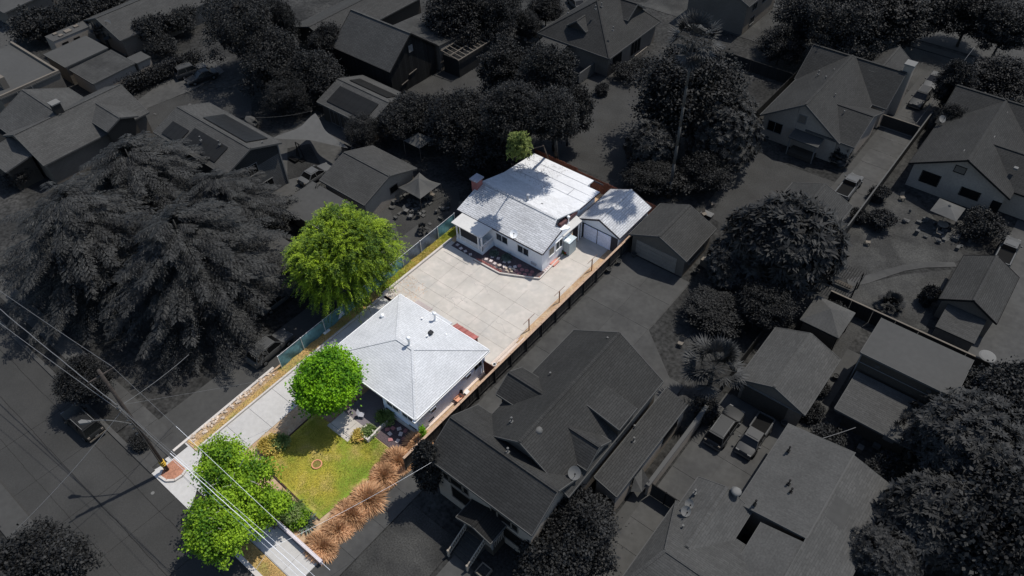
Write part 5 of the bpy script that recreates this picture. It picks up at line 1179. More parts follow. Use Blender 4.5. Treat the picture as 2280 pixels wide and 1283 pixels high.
# lawn and verge grass blades
def blades(name, x0, x1, y0, y1, n, m, z, h=.09, label=None, seed=1):
    g = np.random.default_rng(seed); P = np.stack([g.uniform(x0, x1, n), g.uniform(y0, y1, n), np.full(n, z)], 1)
    A = np.stack([g.normal(0, .05, n), g.normal(0, .05, n), np.full(n, h) * g.uniform(.5, 1.4, n)], 1); B = unit(np.cross(A, g.normal(size=(n, 3)))) * .014
    o = link(name, leafmesh(name, P, A, B, m)); tag(o, label, 'grass', kind='stuff')
LG = leafmat('lawn_blade', (.17, .21, .02), (.62, .52, .13), .3); LDRY = leafmat('straw_blade', (.35, .26, .10), (.62, .48, .24), .3)
blades('lawn_grass', -40.2, -32.1, 12.2, 18.6, 26000, LG, .06, .07, 'short yellow-green grass of the front lawn', 1)
blades('lawn_grass', -35.4, -31.4, 18.6, 20.2, 5000, LG, .06, .07, 'short grass at the upper end of the front lawn', 2)
blades('verge_grass', -47.4, -46.1, 10, 33, 9000, LDRY, .05, .09, 'straw-coloured grass on the strip beside the driveway', 3)
blades('verge_grass', -47.7, -46.7, 33.3, 45.8, 9000, LG, .09, .12, 'green and straw grass strip below the teal fence', 4)
blades('parkway_straw', -40.5, -29.5, 5.9, 6.95, 7000, LDRY, .04, .08, 'dry straw grass between kerb and front sidewalk', 5)

# palms
def fan_palm(label, x, y, H, Rf, nf, m, tm_, r0=.2, name='palm_tree', lean=(0, 0), skirt=0, seed=1, thr=1.0):
    g = np.random.default_rng(seed); t = thing(name, label, 'palm', (x, y, 0), world=False); top = Vector((lean[0], lean[1], H))
    q = MB(); k = 8
    for i in range(k):
        a = Vector((lean[0] * (i / k) ** 1.5, lean[1] * (i / k) ** 1.5, H * i / k)); b = Vector((lean[0] * ((i + 1) / k) ** 1.5, lean[1] * ((i + 1) / k) ** 1.5, H * (i + 1) / k))
        q.cyl(a, b, r0 * (1.25 - .5 * i / k), r0 * (1.25 - .5 * (i + 1) / k), 8)
    q.build('trunk', tm_, t, smooth=True); P, A, B = [], [], []
    for i in range(nf + skirt):
        sk = i >= nf; a = i * 2.4; el = (g.uniform(-.55, 1.35)) if not sk else g.uniform(-1.4, -.9)
        d = np.array([math.cos(a) * math.cos(el), math.sin(a) * math.cos(el), math.sin(el)]); L = Rf * g.uniform(.5, .65) * (.6 if sk else 1)
        c = np.array(top) + d * L; s = np.cross(d, [0, 0, 1.0]); s /= np.linalg.norm(s) + 1e-6; n_ = np.cross(s, d)
        P.append(np.array(top)); A.append(d * L); B.append(s * .03)
        for j in range(15):
            th = (j - 7) / 7 * 1.5; dd = d * math.cos(th) + s * math.sin(th) + np.array([0, 0, -.10 - .1 * abs(th)]) + n_ * .05 * ((j % 2) * 2 - 1); dd /= np.linalg.norm(dd)
            P.append(c); A.append(dd * Rf * .42 * (1 - .12 * abs(th))); w = np.cross(dd, n_); B.append(w / np.linalg.norm(w) * .085)
    link('fronds', leafmesh('fronds', np.array(P), np.array(A), np.array(B), m), t); return t
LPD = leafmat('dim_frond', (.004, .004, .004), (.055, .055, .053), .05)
x, y, _ = at(1489, 440, 0); fan_palm('very tall dim fan palm with a slender leaning trunk and shaggy skirt', x, y, 20.2, 3.3, 34, LPD, dk('dim_palm_trunk', .060), .17, skirt=34, seed=3)
x, y, _ = at(1590, 820, 4.4); fan_palm('fan palm with big round crown between the driveway and the wide garage', x, y, 4.6, 3.3, 46, LPD, D_BARK, .22, seed=4)
x, y, _ = at(228, 72, 2.5); fan_palm('small dim fan palm beside the travel trailer', x, y, 2.4, 2.2, 26, LPD, D_BARK, .2, seed=5)
x, y, _ = at(1985, 675, .8); fan_palm('low round sago palm on the right lawn', x, y, .5, 1.6, 34, L_D2, D_BARK, .25, seed=6)
x, y, _ = at(1878, 345, 1.4); fan_palm('spiky yucca clump by the gabled house driveway', x, y, 1.2, 1.6, 26, LPD, D_BARK, .15, seed=7)
x, y, _ = at(940, 508, .6); fan_palm('small dim palm by the neighbour fence', x, y, .4, .9, 16, LPD, D_BARK, .1, seed=9)

# ------------------------------------------------------------------ utility pole and wires
x0, y0, _ = at(373, 1048, 0)
t = thing('utility_pole', 'tall dark wooden utility pole with yellow bands beside the driveway', 'pole', (x0, y0, 0), world=False)
q = MB(); q.cyl((0, 0, 0), (0, 0, 14.4), .19, .13, 12); q.build('pole_shaft', POLE, t, smooth=True)
for z in (1.0, 1.25, 1.5): MB().cyl((0, 0, z), (0, 0, z + .08), .245, n=12).build('yellow_band', YEL, t)
MB().beam((-.1, -1.0, 13.8), (.1, 1.0, 13.8), .1, .12).build('crossarm', POLE, t)
for z in (9.6, 10.0, 10.4, 8.2, 7.6, 7.0, 6.3): MB().cyl((.05, -.22, z), (.05, -.4, z + .05), .06, n=8).build('insulator', D_METAL, t)
MB().beam((.16, -.12, .5), (.12, -.1, 9.5), .05, .05).build('conduit', D_WALLM, t)
q = MB(); lp = Vector(at(203, 938, 7.9)) - Vector((x0, y0, 0)); st = Vector((0, 0, 7.2)); prev = st
for k in range(1, 9):
    u = k / 8; p_ = st.lerp(lp, u) + Vector((0, 0, 1.0 * math.sin(u * math.pi * .6))) - Vector((0, 0, .95 * u)); q.cyl(prev, p_, .045, n=6); prev = p_
arm = q.build('lamp_arm', D_METAL, t); dr = (lp - st).normalized(); dr.z = 0
q = MB(); e = prev; s_ = Vector((-dr.y, dr.x, 0)).normalized()
q.add([e + s_ * .09, e - s_ * .09, e + dr * .9 - s_ * .2, e + dr * 1.1, e + dr * .9 + s_ * .2, e + s_ * .09 + Vector((0, 0, -.12)), e - s_ * .09 + Vector((0, 0, -.12)), e + dr * .9 - s_ * .2 + Vector((0, 0, -.2)), e + dr * 1.1 + Vector((0, 0, -.15)), e + dr * .9 + s_ * .2 + Vector((0, 0, -.2))],
      [(0, 1, 2, 3, 4), (9, 8, 7, 6, 5), (0, 5, 6, 1), (1, 6, 7, 2), (2, 7, 8, 3), (3, 8, 9, 4), (4, 9, 5, 0)])
q.build('lamp_head', D_TRIM, t)
def wire(label, p, q_, sag, m, r_=.022, n=16, wob=0, name='wire'):
    p = Vector(p); q_ = Vector(q_); b = MB(); pr = p
    for i in range(1, n + 1):
        u = i / n; c = p.lerp(q_, u) - Vector((0, 0, 4 * sag * u * (1 - u))) + Vector((0, random.uniform(-wob, wob), random.uniform(-wob, wob))) * (0 if i == n else 1)
        b.cyl(pr, c, r_, n=5, cap=False); pr = c
    tag(b.build(name, m), label, 'wire')
wa = Vector((x0, y0, 10.0))
W_E = lambda px, z: at(*px, z)
def split(p, q_, u): return tuple(Vector(p).lerp(Vector(q_), u))
for p_, q_, u, rr, wb, l1, l2 in (((x0 + .1, y0 - .3, 10.2), W_E((700, 1300), 9.5), .30, .024, .02, 'dim pole end of the thick bundled cable', 'thick pale bundled cable crossing the street trees to the bottom edge'),
                          ((x0 + .1, y0 - .3, 10.6), W_E((720, 1300), 9.9), .30, .010, 0, 'dim pole end of the thin cable above the bundle', 'thin pale cable just above the thick bundled cable'),
                          ((x0 + .1, y0 - .4, 9.8), W_E((682, 1300), 9.1), .30, .010, 0, 'dim pole end of the thin cable below the bundle', 'thin pale cable just below the thick bundled cable'),
                          ((x0, y0 + .9, 14.0), W_E((735, 1270), 13.2), .34, .012, 0, 'dim part of the highest line leaving the pole top', 'highest pale line over the street trees ending at the lower right'),
                          ((x0, y0, 10.0), (-39.5, 23.0, 3.6), .80, .010, 0, 'dim long service wire from the pole towards the front house', 'pale last stretch of the service wire beside the round tree')):
    m_ = split(p_, q_, u); wire(l1, p_, m_, .03, WIRED, rr, 10, wb); wire(l2, m_, q_, .03, WIREB, rr, 20, wb)  # each cable in two tones: dimming outside the lot put into its colour
wire('highest line running up the street to the left edge', (x0, y0 + .9, 14.0), W_E((-40, 620), 13.5), .2, WIRED, .018)
wire('lower bundled cable running up the street to the left edge', (x0, y0 - .3, 10.2), W_E((-40, 655), 9.6), .25, WIRED, .034, 24, .02)
wire('thin cable running up the street below the bundled cable', (x0, y0 - .4, 9.8), W_E((-40, 690), 9.2), .2, WIRED, .025)
wire('dim service wire rising to the upper right behind the pole', (x0, y0, 10.0), W_E((420, 790), 7.5), .2, WIRED, .02)
wire('slack dim wire from the pole down to the lower left', (x0, y0, 9.6), W_E((20, 1195), 5.5), .4, WIRED, .022)
wire('service wire passing over the copper grasses to the big porch house', W_E((600, 1222), 9.5), W_E((960, 1030), 6.5), .3, WIREB, .008)
wire('short wire hanging from the cable bundle to the bottom edge', W_E((600, 1222), 9.5), W_E((545, 1300), 8), .1, WIREB, .008)
wire('dim wire above the small front garden beside the ranch roof', W_E((1905, 952), 3.0), W_E((1800, 985), 3.2), .1, WIRED, .025)
tag(MB().beam(at(2040, 275, .5), at(2170, 105, 6), .03, .03).build('wire', WIRED), 'dim service wire from the chimney to the far road', 'wire')
wire('string of bulbs hung across the garden left of the studio', at(570, 262, 2.6), at(697, 246, 2.8), .3, D_FASC, .02, name='string_lights')

# ------------------------------------------------------------------ vehicles
def vehicle(kind, label, px, rot, v, grp=None, zc=.8, name=None, cat=None, L=4.7, Wd=1.85, H=1.7, dark=None):
    x, y, _ = at(px[0], px[1], zc)
    name = name or {'suv': 'suv', 'sedan': 'sedan', 'pickup': 'pickup_truck'}[kind]
    t = thing(name, label, cat or {'suv': 'SUV', 'sedan': 'car', 'pickup': 'pickup'}[kind], (x, y, 0), world=False, group=grp, rotz=R(rot))
    pm = mat('car_paint_%d' % int(v * 1000), (v, v, v * .98), rough=.5, spec=.15, n1=(1, 0), n2=(1, 0))
    w = Wd / 2; belt = {'suv': 1.05, 'sedan': .92, 'pickup': 1.1}[kind]; hl = L / 2
    st = [(-hl, .86, .55, belt - .22), (-hl + .12, .96, .38, belt - .05), (-hl + .5, 1, .32, belt), (0, 1, .30, belt), (hl * .45, 1, .32, belt - .02), (hl - .45, .96, .36, belt - .13), (hl - .1, .9, .42, belt - .22), (hl, .80, .55, belt - .36)]
    q = MB(); vs = []
    for yy, k, zb, zt in st:
        zm = (zb + zt) / 2
        vs += [(-w * k * .9, yy, zb), (-w * k, yy, zm), (-w * k * .92, yy, zt - .04), (-w * k * .78, yy, zt), (w * k * .78, yy, zt), (w * k * .92, yy, zt - .04), (w * k, yy, zm), (w * k * .9, yy, zb)]
    n = len(st); fs = [(i * 8 + j, i * 8 + (j + 1) % 8, (i + 1) * 8 + (j + 1) % 8, (i + 1) * 8 + j) for i in range(n - 1) for j in range(8)]
    fs += [tuple(range(8))[::-1], tuple(range((n - 1) * 8, n * 8))]
    q.add(vs, [f[::-1] for f in fs]); body = q.build('body', pm, t)
    body.data.polygons.foreach_set('use_smooth', [True] * len(body.data.polygons))
    em = body.modifiers.new('edges', 'EDGE_SPLIT'); em.split_angle = R(38)
    c = {'suv': (-hl + .18, -hl + .5, hl * .12, hl * .42), 'sedan': (-hl + .75, -hl + 1.3, hl * .05, hl * .42), 'pickup': (-.25, -.05, .95, 1.45)}[kind]
    wb, wt = w * .90, w * .72; g = MB()
    g.add([(-wb, c[0], belt - .03), (wb, c[0], belt - .03), (wb, c[3], belt - .05), (-wb, c[3], belt - .05), (-wt, c[1], H - .06), (wt, c[1], H - .06), (wt, c[2], H - .06), (-wt, c[2], H - .06)],
          [(0, 1, 5, 4), (1, 2, 6, 5), (2, 3, 7, 6), (3, 0, 4, 7)])
    g.build('windows', GLASSD, t)
    rf = MB().slab([(-wt - .02, c[1] - .06, H - .03), (wt + .02, c[1] - .06, H - .03), (wt + .02, c[2] + .06, H - .03), (-wt - .02, c[2] + .06, H - .03)], .06); rf.add([(-wt * .8, c[1] + .1, H + .02), (wt * .8, c[1] + .1, H + .02), (wt * .8, c[2] - .1, H + .02), (-wt * .8, c[2] - .1, H + .02)], [(0, 1, 2, 3)])
    rf = rf.build('roof', pm, t)
    for s in (-1, 1):
        m_ = (c[1] + c[2]) / 2
        for a_, b_, w_ in (((s * wb, c[0], belt), (s * wt, c[1], H - .05), .08), ((s * wb, c[3], belt - .02), (s * wt, c[2], H - .05), .07), ((s * (wb + .005), m_, belt), (s * (wt + .01), m_, H - .05), .07)): MB().beam(a_, b_, w_, w_).build('pillar', pm, t)
    if kind == 'suv':
        for s in (-1, 1): MB().beam((s * wt * .92, c[1] + .1, H + .05), (s * wt * .92, c[2] - .1, H + .05), .04, .05).build('roof_rail', D_TRIM, t)
        for k in range(4): MB().box(-wt * .6 + k * wt * .4 - .015, -wt * .6 + k * wt * .4 + .015, c[1] + .2, c[2] - .2, H + .0, H + .03).build('roof_rib', pm, rf)
    if kind == 'pickup':
        q = MB(); q.box(-w * .76, w * .76, -hl + .15, -.3, belt - .005, belt + .015); q.build('bed_floor', D_DARK, t)
        q = MB(); q.box(-w * .9, -w * .78, -hl + .1, -.27, belt - .05, belt + .16); q.box(w * .78, w * .9, -hl + .1, -.27, belt - .05, belt + .16); q.box(-w * .78, w * .78, -hl + .02, -hl + .14, belt - .1, belt + .16); q.build('bed_wall', pm, t)
    wh = MB().cyl((-.11, 0, 0), (.11, 0, 0), .34, n=14); rim = MB().cyl((-.12, 0, 0), (.12, 0, 0), .2, n=10)
    wm_, rm_ = wh.mesh('wheel', D_DARK), rim.mesh('rim', D_METAL)
    for sx in (-1, 1):
        for sy in (-.31, .31):
            o = link('wheel', wm_, t, loc=(sx * (w - .09), sy * L, .34)); link('rim', rm_, o)
    for s in (-1, 1):
        MB().box(s * w * .62 - .16, s * w * .62 + .16, hl - .16, hl - .01, belt - .38, belt - .22).build('headlight', D_TRIM, t)
        MB().box(s * w * .72 - .1, s * w * .72 + .1, -hl - .01, -hl + .1, belt - .3, belt - .08).build('taillight', D_WALLM, t)
        MB().box(s * (w + .08) - .09, s * (w + .08) + .09, c[3] - .35, c[3] - .2, belt, belt + .14).build('mirror', pm, t)
    MB().box(-.17, .17, -hl - .02, -hl + .01, .55, .68).build('licence_plate', D_TRIM, t)
    MB().box(-w * .85, w * .85, -hl - .05, -hl + .08, .38, .52).build('bumper', D_WALLM, t); MB().box(-w * .8, w * .8, hl - .08, hl + .05, .38, .5).build('bumper', D_WALLM, t)
    return t
vehicle('suv', 'pale SUV parked beside the teal fence under the cedar', (601, 772), 3, .060, L=4.9)
vehicle('suv', 'dark wagon parked on the street apron below the small dark tree', (182, 938), 92, .014, L=4.8)
vehicle('suv', 'dark minivan with a sunlit roof at the left beside the sedan', (424, 155), -14, .045, L=4.7)
vehicle('sedan', 'dark sedan right of the minivan on the left driveway', (448, 168), 166, .022, H=1.45)
vehicle('sedan', 'pale car half hidden behind the two-tone garage', (702, 385), 0, .075, H=1.45)
vehicle('suv', 'dark SUV nose-down on the long side driveway', (2050, 217), 180, .035)
vehicle('sedan', 'white car behind the dark SUV on the side driveway', (2080, 177), 180, .075, H=1.45)
vehicle('pickup', 'pale pickup on the side driveway below the barred gate', (1890, 415), 0, .075, L=5.4)
vehicle('pickup', 'pale pickup at the right edge above the shed', (2242, 560), 0, .068, L=5.4)
vehicle('suv', 'dark SUV with ribbed roof in the car court', (1614, 948), 0, .030, L=4.8)
vehicle('pickup', 'small grey pickup next to the ribbed-roof SUV', (1681, 969), 180, .045, L=4.6, Wd=1.75, H=1.6)
vehicle('sedan', 'pale car at the top edge above the dormered house', (1283, 4), 60, .06, H=1.45)
vehicle('sedan', 'pale car roof glimpsed between cedar and elm', (613, 662), 0, .055, H=1.45)

# ------------------------------------------------------------------ canopies, umbrella, sail
def canopy(label, x0, x1, y0, y1, z, za, skirt=.3):
    t = thing('pop_up_canopy', label, 'canopy', ((x0 + x1) / 2, (y0 + y1) / 2, 0)); q = MB(); n = 6; cxm, cym = (x0 + x1) / 2, (y0 + y1) / 2
    cs = [(x0, y0), (x1, y0), (x1, y1), (x0, y1)]
    for s in range(4):
        a, b = cs[s], cs[(s + 1) % 4]; vs = []
        for i in range(n + 1):
            for j in range(n + 1 ):
                u = i / n; v = j / n; ex = a[0] + (b[0] - a[0]) * u; ey = a[1] + (b[1] - a[1]) * u
                e_ = 1 - .10 * math.sin(math.pi * u) * (1 - v); X = cxm + (ex - cxm) * (1 - v) * e_; Y = cym + (ey - cym) * (1 - v) * e_
                vs.append((X, Y, z + (za - z) * v ** 1.3 - .18 * math.sin(math.pi * u) * (1 - v) + .03 * math.sin(u * 25) * (1 - v) * v * 3))
        q.add(vs, [(i * (n + 1) + j, (i + 1) * (n + 1) + j, (i + 1) * (n + 1) + j + 1, i * (n + 1) + j + 1) for i in range(n) for j in range(n)])
    q.build('canvas', D_CLOTH, t, smooth=False)
    for a in cs: MB().cyl((a[0] * .985 + cxm * .015, a[1] * .985 + cym * .015, 0), (a[0] * .985 + cxm * .015, a[1] * .985 + cym * .015, z), .03, n=6).build('leg', D_WALLM, t)
canopy('upper pale pop-up canopy among the dark trees', -62.4, -59.5, 52.7, 55.6, 2.1, 3.1)
canopy('lower pale pop-up canopy over the cluttered patio', -56.1, -52.5, 45.5, 49.1, 2.1, 3.2)
def sail(label, pts, name='shade_sail', m=D_CLOTH):
    q = MB(); n = 10; vs = []; c = sum((Vector(p) for p in pts), Vector()) / 3
    idx = {}
    for i in range(n + 1):
        for j in range(n + 1 - i):
            u, v = i / n, j / n; w_ = 1 - u - v; p = Vector(pts[0]) * u + Vector(pts[1]) * v + Vector(pts[2]) * w_
            k = 4 * (u * v * (w_ < .01) + v * w_ * (u < .01) + u * w_ * (v < .01)); e_ = max(0, 27 * u * v * w_)
            pull = .28 * (4 * max(u * v, v * w_, u * w_) - e_ * .5) ** 2 if True else 0
            p = p.lerp(c, min(.4, max(0, pull))); idx[(i, j)] = len(vs); vs.append(p)
    fs = []
    for i in range(n):
        for j in range(n - i):
            fs.append((idx[(i, j)], idx[(i + 1, j)], idx[(i, j + 1)]))
            if j < n - i - 1: fs.append((idx[(i + 1, j)], idx[(i + 1, j + 1)], idx[(i, j + 1)]))
    q.add(vs, fs); tag(q.build(name, m, smooth=True), label, 'shade sail')
sail('large white shade sail stretched over the patio by the studio', [at(702, 252, 3.3), at(606, 308, 2.6), at(775, 330, 2.8)])
tag(MB().beam(at(693, 248, 2.2), at(692, 262, 0), .1, .1).build('sail_post', D_WALLM), 'thin post holding the top corner of the shade sail', 'post')
t = thing('patio_umbrella', 'pale square umbrella over the garden table on the right lawn', 'umbrella', (*at(2114, 460, 2.6)[:2], 0), world=False)
q = MB(); cs = [(-1.5, -1.35, 2.15), (1.35, -1.5, 2.15), (1.5, 1.35, 2.15), (-1.35, 1.5, 2.15)]
for i in range(4): q.add([cs[i], cs[(i + 1) % 4], (0, 0, 2.75)], [(0, 1, 2)])
q.build('canvas', D_CLOTH, t); MB().cyl((0, 0, 0), (0, 0, 2.8), .03, n=6).build('pole', D_WALLM, t); MB().lathe((0, 0, 2.75), [(.18, 0), (.1, .1), (.02, .14)], 8).build('vent_cap', D_CLOTH, t)
t = thing('garden_table', 'dim round table in the shade of the square umbrella', 'table', (*at(2100, 500, .7)[:2], 0), world=False)
MB().cyl((0, 0, .7), (0, 0, .74), .6, n=14).build('table_top', D_WALLM, t); MB().cyl((0, 0, 0), (0, 0, .7), .05, n=6).build('pedestal', D_TRIMD, t)
def chair(label, px, rot, m=D_WALLM, grp=None, s=1.0):
    t = thing('chair', label, 'chair', (*at(*px, .3)[:2], 0), world=False, rotz=R(rot), group=grp); t.scale = (s, s, s)
    MB().box(-.25, .25, -.25, .25, .40, .45).build('seat', m, t); MB().slab([(-.25, .22, .45), (.25, .22, .45), (.25, .36, .95), (-.25, .36, .95)], .04).build('backrest', m, t)
    lm = MB().box(-.025, .025, -.025, .025, 0, .4).mesh('leg', m)
    for a in (-.22, .22):
        for b in (-.22, .22): link('leg', lm, t, loc=(a, b, 0))
CHG = 'dim garden chairs'
for i, (p, rt, lb) in enumerate((((2009, 441), 40, 'chair alone on the right lawn near the bungalow wall'), ((2118, 505), 200, 'chair right of the umbrella table'), ((2090, 520), 90, 'chair left of the umbrella table'), ((1932, 540), 20, 'low lounge chair in the middle of the right lawn'), ((1585, 455), 150, 'upper patio chair behind the detached garage'), ((1568, 478), 60, 'lower patio chair behind the detached garage'), ((1515, 765), 10, 'small chair beside the driveway by the fan palm'), ((885, 448), 30, 'chair left of the lower canopy'), ((905, 470), 100, 'white chair below the lower canopy'), ((933, 478), 200, 'white chair on the patio right of the others'), ((915, 482), 300, 'round-backed chair on the cluttered patio'), ((950, 440), 10, 'chair under the lower canopy'), ((963, 435), 90, 'second chair under the lower canopy'), ((1025, 463), 30, 'pale chair by the back house fence'))):
    chair(lb, p, rt, D_METAL if i in (8, 9, 10) else D_WALLM, CHG)
chair('grey patio chair in the shaded front porch', (805, 925), 120, mat('grey_plastic', (.3, .3, .33)))
chair('folding chair in the side yard by the blue wall', (1028, 880), 60, BLK, s=.8)
t = thing('outdoor_table', 'low grey table on the patio behind the detached garage', 'table', (*at(1575, 475, .4)[:2], 0), world=False); MB().box(-.7, .7, -.4, .4, .35, .42).build('table_top', D_METAL, t); [MB().box(a - .03, a + .03, b - .03, b + .03, 0, .35).build('leg', D_TRIMD, t) for a in (-.6, .6) for b in (-.3, .3)]
t = thing('garden_swing', 'dark pergola swing frame at the end of the garden path', 'pergola', (*at(1875, 640, 0)[:2], 0), world=False)
q = MB(); [q.beam((a, b, 0), (a, b, 2.2), .12, .12) for a in (-1.3, 1.3) for b in (-.8, .8)]; q.build('post', D_TRIMD, t); q = MB(); [q.beam((-1.5 + k * .25, -1.0, 2.25), (-1.5 + k * .25, 1.0, 2.25), .05, .1) for k in range(13)]; q.build('slats', D_TRIMD, t); MB().box(-.9, .9, -.2, .3, .4, .5).build('bench_seat', D_WALLD, t)
t = thing('grill', 'pale covered barbecue grill beside the detached garage', 'grill', (*at(1575, 585, .6)[:2], 0), world=False); MB().box(-.7, .7, -.3, .3, 0, .9).build('cabinet', D_WALLM, t); MB().cyl((-.4, 0, .95), (.4, 0, .95), .28, n=12).build('lid', D_METAL, t)
t = thing('gym_equipment', 'dark exercise rig on the patio mat under the shade sail', 'exercise rig', (*at(665, 345, .4)[:2], 0), world=False); q = MB(); q.beam((0, 0, 0), (0, 0, 2.4), .1, .1); q.beam((0, 0, 2.4), (.9, .1, 2.2), .08, .08); q.beam((-.5, 0, 0), (0, 0, 1.6), .08, .08); q.beam((.6, .3, 0), (.3, .1, 2.2), .08, .08); q.build('frame', D_TRIMD, t); MB().box(-.7, .7, -1.2, -.6, 0, .35).build('bench', D_DARK, t); MB().box(.5, 1.3, -.6, .1, 0, .15).build('base_pad', D_DARK, t)
ground('patio_mat', [at(640, 330, .03), at(690, 320, .03), at(720, 380, .03), at(640, 400, .03)], .03, D_SOIL)
def pot(label, px, m=D_POT, r_=.28, h=.45, name='plant_pot', grp=None, z=0):
    t = thing(name, label, 'pot', (*at(*px, .2)[:2], z), world=False, group=grp); MB().lathe((0, 0, 0), [(r_ * .7, 0), (r_, h), (r_ * 1.12, h), (r_ * 1.12, h + .05), (r_ * .9, h + .05), (r_ * .85, h - .05)], 12).build('pot_body', m, t); MB().cyl((0, 0, h - .1), (0, 0, h - .02), r_ * .84, n=10).build('soil', D_SOIL, t)
for p, lb in (((1411, 569), 'pale pot at the left corner of the detached garage door'), ((1349, 590), 'pale bucket against the far side of the wood fence, upper'), ((1356, 603), 'pale bucket against the far side of the wood fence, lower'), ((1378, 585), 'small pot by the wood fence near the garage shadow'), ((1548, 605), 'pot beside the detached garage wall'), ((1690, 858), 'dark pot before the wide garage door'), ((1745, 945), 'dark pot at the right end of the wide garage door'), ((1860, 840), 'pot on the walk between the wide garage and the flat-roofed house'), ((1705, 310), 'large barrel planter by the gabled house window')): pot(lb, p, grp='dim pots and buckets')
pot('terracotta pot with a shrub at the walk corner', (802, 975), TERR, .38, .4)
t = thing('trash_bins', 'pair of grey bins beside the two-tone garage', 'bin', (*at(768, 333, .5)[:2], 0), world=False)
for k in (0, 1): MB().box(k * .7 - .3, k * .7 + .3, -.3, .3, 0, 1.05).build('bin_body', D_WALLM, t); MB().box(k * .7 - .33, k * .7 + .33, -.35, .33, 1.055, 1.12).build('lid', D_TRIMD, t)
tag(MB().lathe(at(2199, 793, 2.3), [(.05, -.15), (.6, -.1), (.75, 0), (.6, .06), (.02, .1)], 16).build('round_table', D_TRIM), 'pale oval disc-shaped table top standing on the fence corner by the flat roof', 'table')
t = thing('tarp_heap', 'plastic-covered heap beside the siding house roof', 'tarp', (*at(560, 275, .5)[:2], 0), world=False); MB().blob((0, 0, .5), 1.1, .8, .9, 5, .25).build('sheet', D_FLATM, t)
tag(MB().cyl(at(150, 1003, 0) if 0 else (at(340, 1098, 0)[0], at(340, 1098, 0)[1], 0), (at(340, 1098, 0)[0], at(340, 1098, 0)[1], .015), .16, n=12).build('utility_cover', D_TRIM), 'small round utility cover set in the gutter', 'cover')
# lot small things
t = thing('planter', 'small white-edged planter box at the end of the front walk', 'planter', (-34.9, 20.0, 0)); q = MB()
for b in ((-35.6, -34.25, 19.45, 19.6, 0, .5), (-35.6, -35.45, 19.6, 20.5, 0, .5), (-34.4, -34.25, 19.6, 20.5, 0, .5), (-35.45, -34.4, 20.35, 20.5, 0, .5)): q.box(*b)
q.build('planter_wall', CURB, t); MB().box(-35.45, -34.4, 19.6, 20.35, 0, .38).build('soil', SOILD, t)
t = thing('planter_wall', 'low pale planter wall running from the planter to the front house', 'wall', (-34.4, 21.4, 0)); MB().box(-34.5, -34.35, 20.52, 22.7, 0, .45).build('wall_body', CURB, t)
for i, ((a, b), lb) in enumerate((((1245, 674), 'middle rusty T-post with a crossbar on the soil strip'), ((1178, 736), 'lower rusty T-post with a crossbar on the soil strip'), ((1317, 603), 'upper rusty T-post near the garage end of the soil strip'))):
    x, y, _ = at(a, b, 0); t = thing('clothesline_post', lb, 'post', (x, y, 0), world=False, group='rusty posts on the soil strip'); MB().cyl((0, 0, 0), (0, 0, 1.75), .06, n=8).build('post', mat('rust', (.28, .12, .05)), t); MB().beam((0, -.9, 1.75), (0, .9, 1.75), .04, .04).build('crossbar', mat('rust_bar', (.18, .12, .09)), t)
t = thing('plank_pile', 'pile of weathered planks beside the wood fence', 'planks', (-30.8, 35, 0))
PK = mat('weathered_plank', (.46, .38, .32), orand=.25)
for i in range(6): MB().box(-31.35 + i * .17, -31.2 + i * .17, 33.0 + i * .25, 37.6 - (i % 3) * .5, .05 + .03 * (i % 2), .12 + .03 * (i % 2)).build('plank', PK, t)
MB().box(-30.5, -30.25, 35.2, 37.6, .13, .2).build('plank', W_WHITE, t)
for i, (p, lb, m_) in enumerate((((1085, 828), 'dark plant pot at the lower end of the plank pile', W_DARKTRIM), ((1101, 813), 'white pot at the lower end of the plank pile', W_WHITE), ((1340, 561 - 60), 'red bucket by the side wall of the back house', mat('red_plastic', (.5, .03, .02))))):
    if i < 2: pot(lb, p, m_, .18, .3, grp='small pots on the lot')
pot('red flower pot near the utility closet', (1259, 563), mat('red_plastic', (.5, .03, .02)), .2, .35)
t = thing('door_step', 'pink concrete step under the side window of the back house', 'step', (-34.8, 48.3, 0)); MB().box(-35.1, -34.5, 47.6, 48.6, 0, .22).build('step_block', mat('pink_concrete', (.55, .25, .2)), t)
for i in range(4): MB().box(-35.05, -34.75, 46.3 + i * .33, 46.55 + i * .33, .08, .15).build('paver', PAVE, t)
t = thing('wheelbarrow', 'copper wheelbarrow in the side yard along the blue wall', 'wheelbarrow', (-30.6, 27.0, 0)); x, y, _ = at(1022, 888, .3); t.location = (x, y, 0); del t['_w']
MB().add([(-.3, -.45, .5), (.3, -.45, .5), (.3, .45, .5), (-.3, .45, .5), (-.18, -.25, .25), (.18, -.25, .25), (.18, .3, .25), (-.18, .3, .25)], [(4, 5, 6, 7), (0, 4, 7, 3), (1, 2, 6, 5), (0, 1, 5, 4), (2, 3, 7, 6)]).build('tray', mat('copper_tray', (.55, .28, .18)), t); MB().cyl((-.04, .55, .18), (.04, .55, .18), .18, n=10).build('wheel', BLK, t); MB().beam((-.25, -1.0, .5), (-.2, .5, .25), .04, .04).beam((.25, -1.0, .5), (.2, .5, .25), .04, .04).build('handles', BLK, t)
tag(MB().add([at(1040, 866, .4), at(1046, 872, .1), at(1040, 880, .1), at(1033, 874, .4)], [(0, 1, 2, 3)]).build('bucket_pile', W_WHITE), 'white plastic piece by the blue side wall', 'plastic')
tag(MB().box(-.15, .15, -.4, .4, .01, .12).build('plank_piece', W_WHITE), 'pale plank lying beside the driveway near the teal fence', 'plank'); bpy.data.objects['plank_piece'].location = at(728, 740, 0)

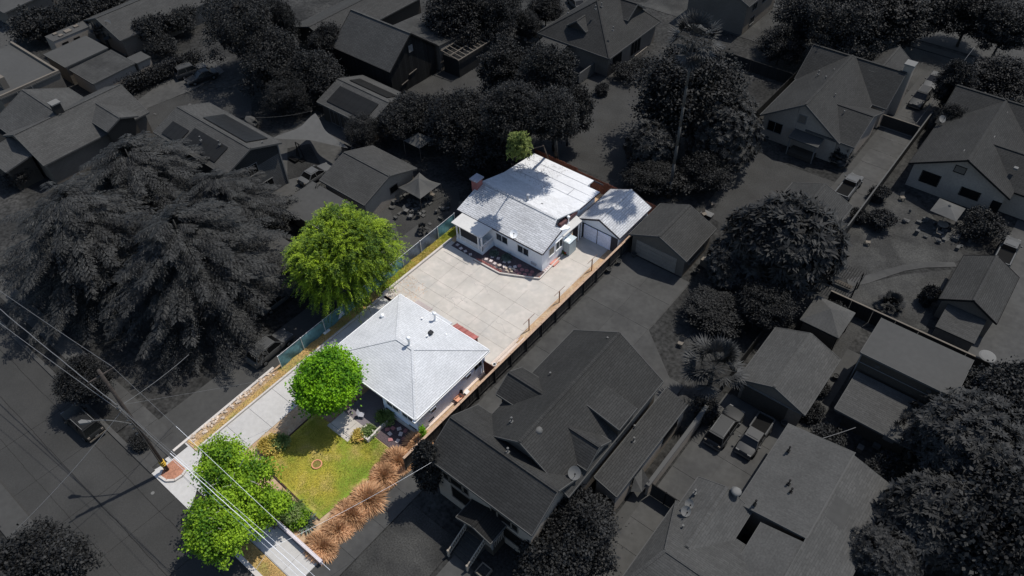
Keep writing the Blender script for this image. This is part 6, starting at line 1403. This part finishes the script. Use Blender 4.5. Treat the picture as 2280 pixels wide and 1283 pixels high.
# small clutter nobody could count on the dim patios
g = random.Random(77)
for lb, c_, n in (('scattered garden clutter on the patio around the lower canopy', (925, 455), 60), ('heap of odds and ends beside the corrugated shed', (300, 105), 30), ('pots and oddments on the terrace near the umbrella', (2090, 515), 36), ('small stuff along the narrow yard beside the ranch roof', (2030, 1030), 24), ('garden oddments in the yard behind the siding house', (430, 262), 20)):
    q = MB(); bx_, by_, _ = at(*c_, 0)
    for i in range(n):
        x, y = bx_ + g.gauss(0, 2.0), by_ + g.gauss(0, 1.4); a_, b_, h_ = g.uniform(.08, .35), g.uniform(.08, .3), g.uniform(.1, .6)
        if i % 3: q.box(x - a_, x + a_, y - b_, y + b_, 0, h_)
        else: q.blob((x, y, h_ * .5), a_, b_, h_ * .5, i)
    tag(q.build('clutter', D_FASC), lb, 'clutter', kind='stuff')
# leaf litter on the lot
for nm, lb, box_, n, m_ in (('fallen_leaves', 'dry fallen leaves along the straw verge beside the driveway', (-47.3, -46.15, 10, 30), 260, BARK), ('fallen_leaves', 'leaf litter on the shaded edge of the courtyard', (-46.3, -43, 32.9, 37), 220, L_BROWN), ('roof_litter', 'leaf litter lying on the flat roof of the back house', (-46, -41, 54.2, 59), 260, BARK)):
    gg = np.random.default_rng(n); zz = .10 if nm == 'fallen_leaves' else 3.66
    P = np.stack([gg.uniform(box_[0], box_[1], n), gg.uniform(box_[2], box_[3], n), np.full(n, zz)], 1)
    if nm == 'roof_litter': P[:, 2] = 3.62 - (P[:, 1] - 53.9) * .055 + .01
    A = unit(gg.normal(size=(n, 3)) * np.array([1, 1, .1])) * .10; B = np.cross(A, [0, 0, 1.0]) * .35
    tag(link(nm, leafmesh(nm, P, A, B, m_)), lb, 'leaf litter', kind='stuff')
# hairline cracks and stains in the courtyard
q = MB()
for i in range(5):
    x, y = g.uniform(-45, -33), g.uniform(33.5, 44 if i else 40)
    if x < -35 and y > 42: y = 40
    for k in range(14):
        nx, ny = x + g.uniform(-.1, .35), y + g.uniform(-.25, .2); q.beam((x, y, .052), (nx, ny, .052), .018, .003); x, y = nx, ny
        if x > -31.8: break
q.build('pavement_cracks', mat('crack_grey', (.22, .21, .2)), None, kind='structure')

house('loquat_garage', 'grey gable garage half hidden under the loquat beside the pale pickup', 'garage', -19.4, -12.25, 66.6, 73.9, 2.4, 3.9, 'y', D_WALLM, droof(.040), ov=.3)
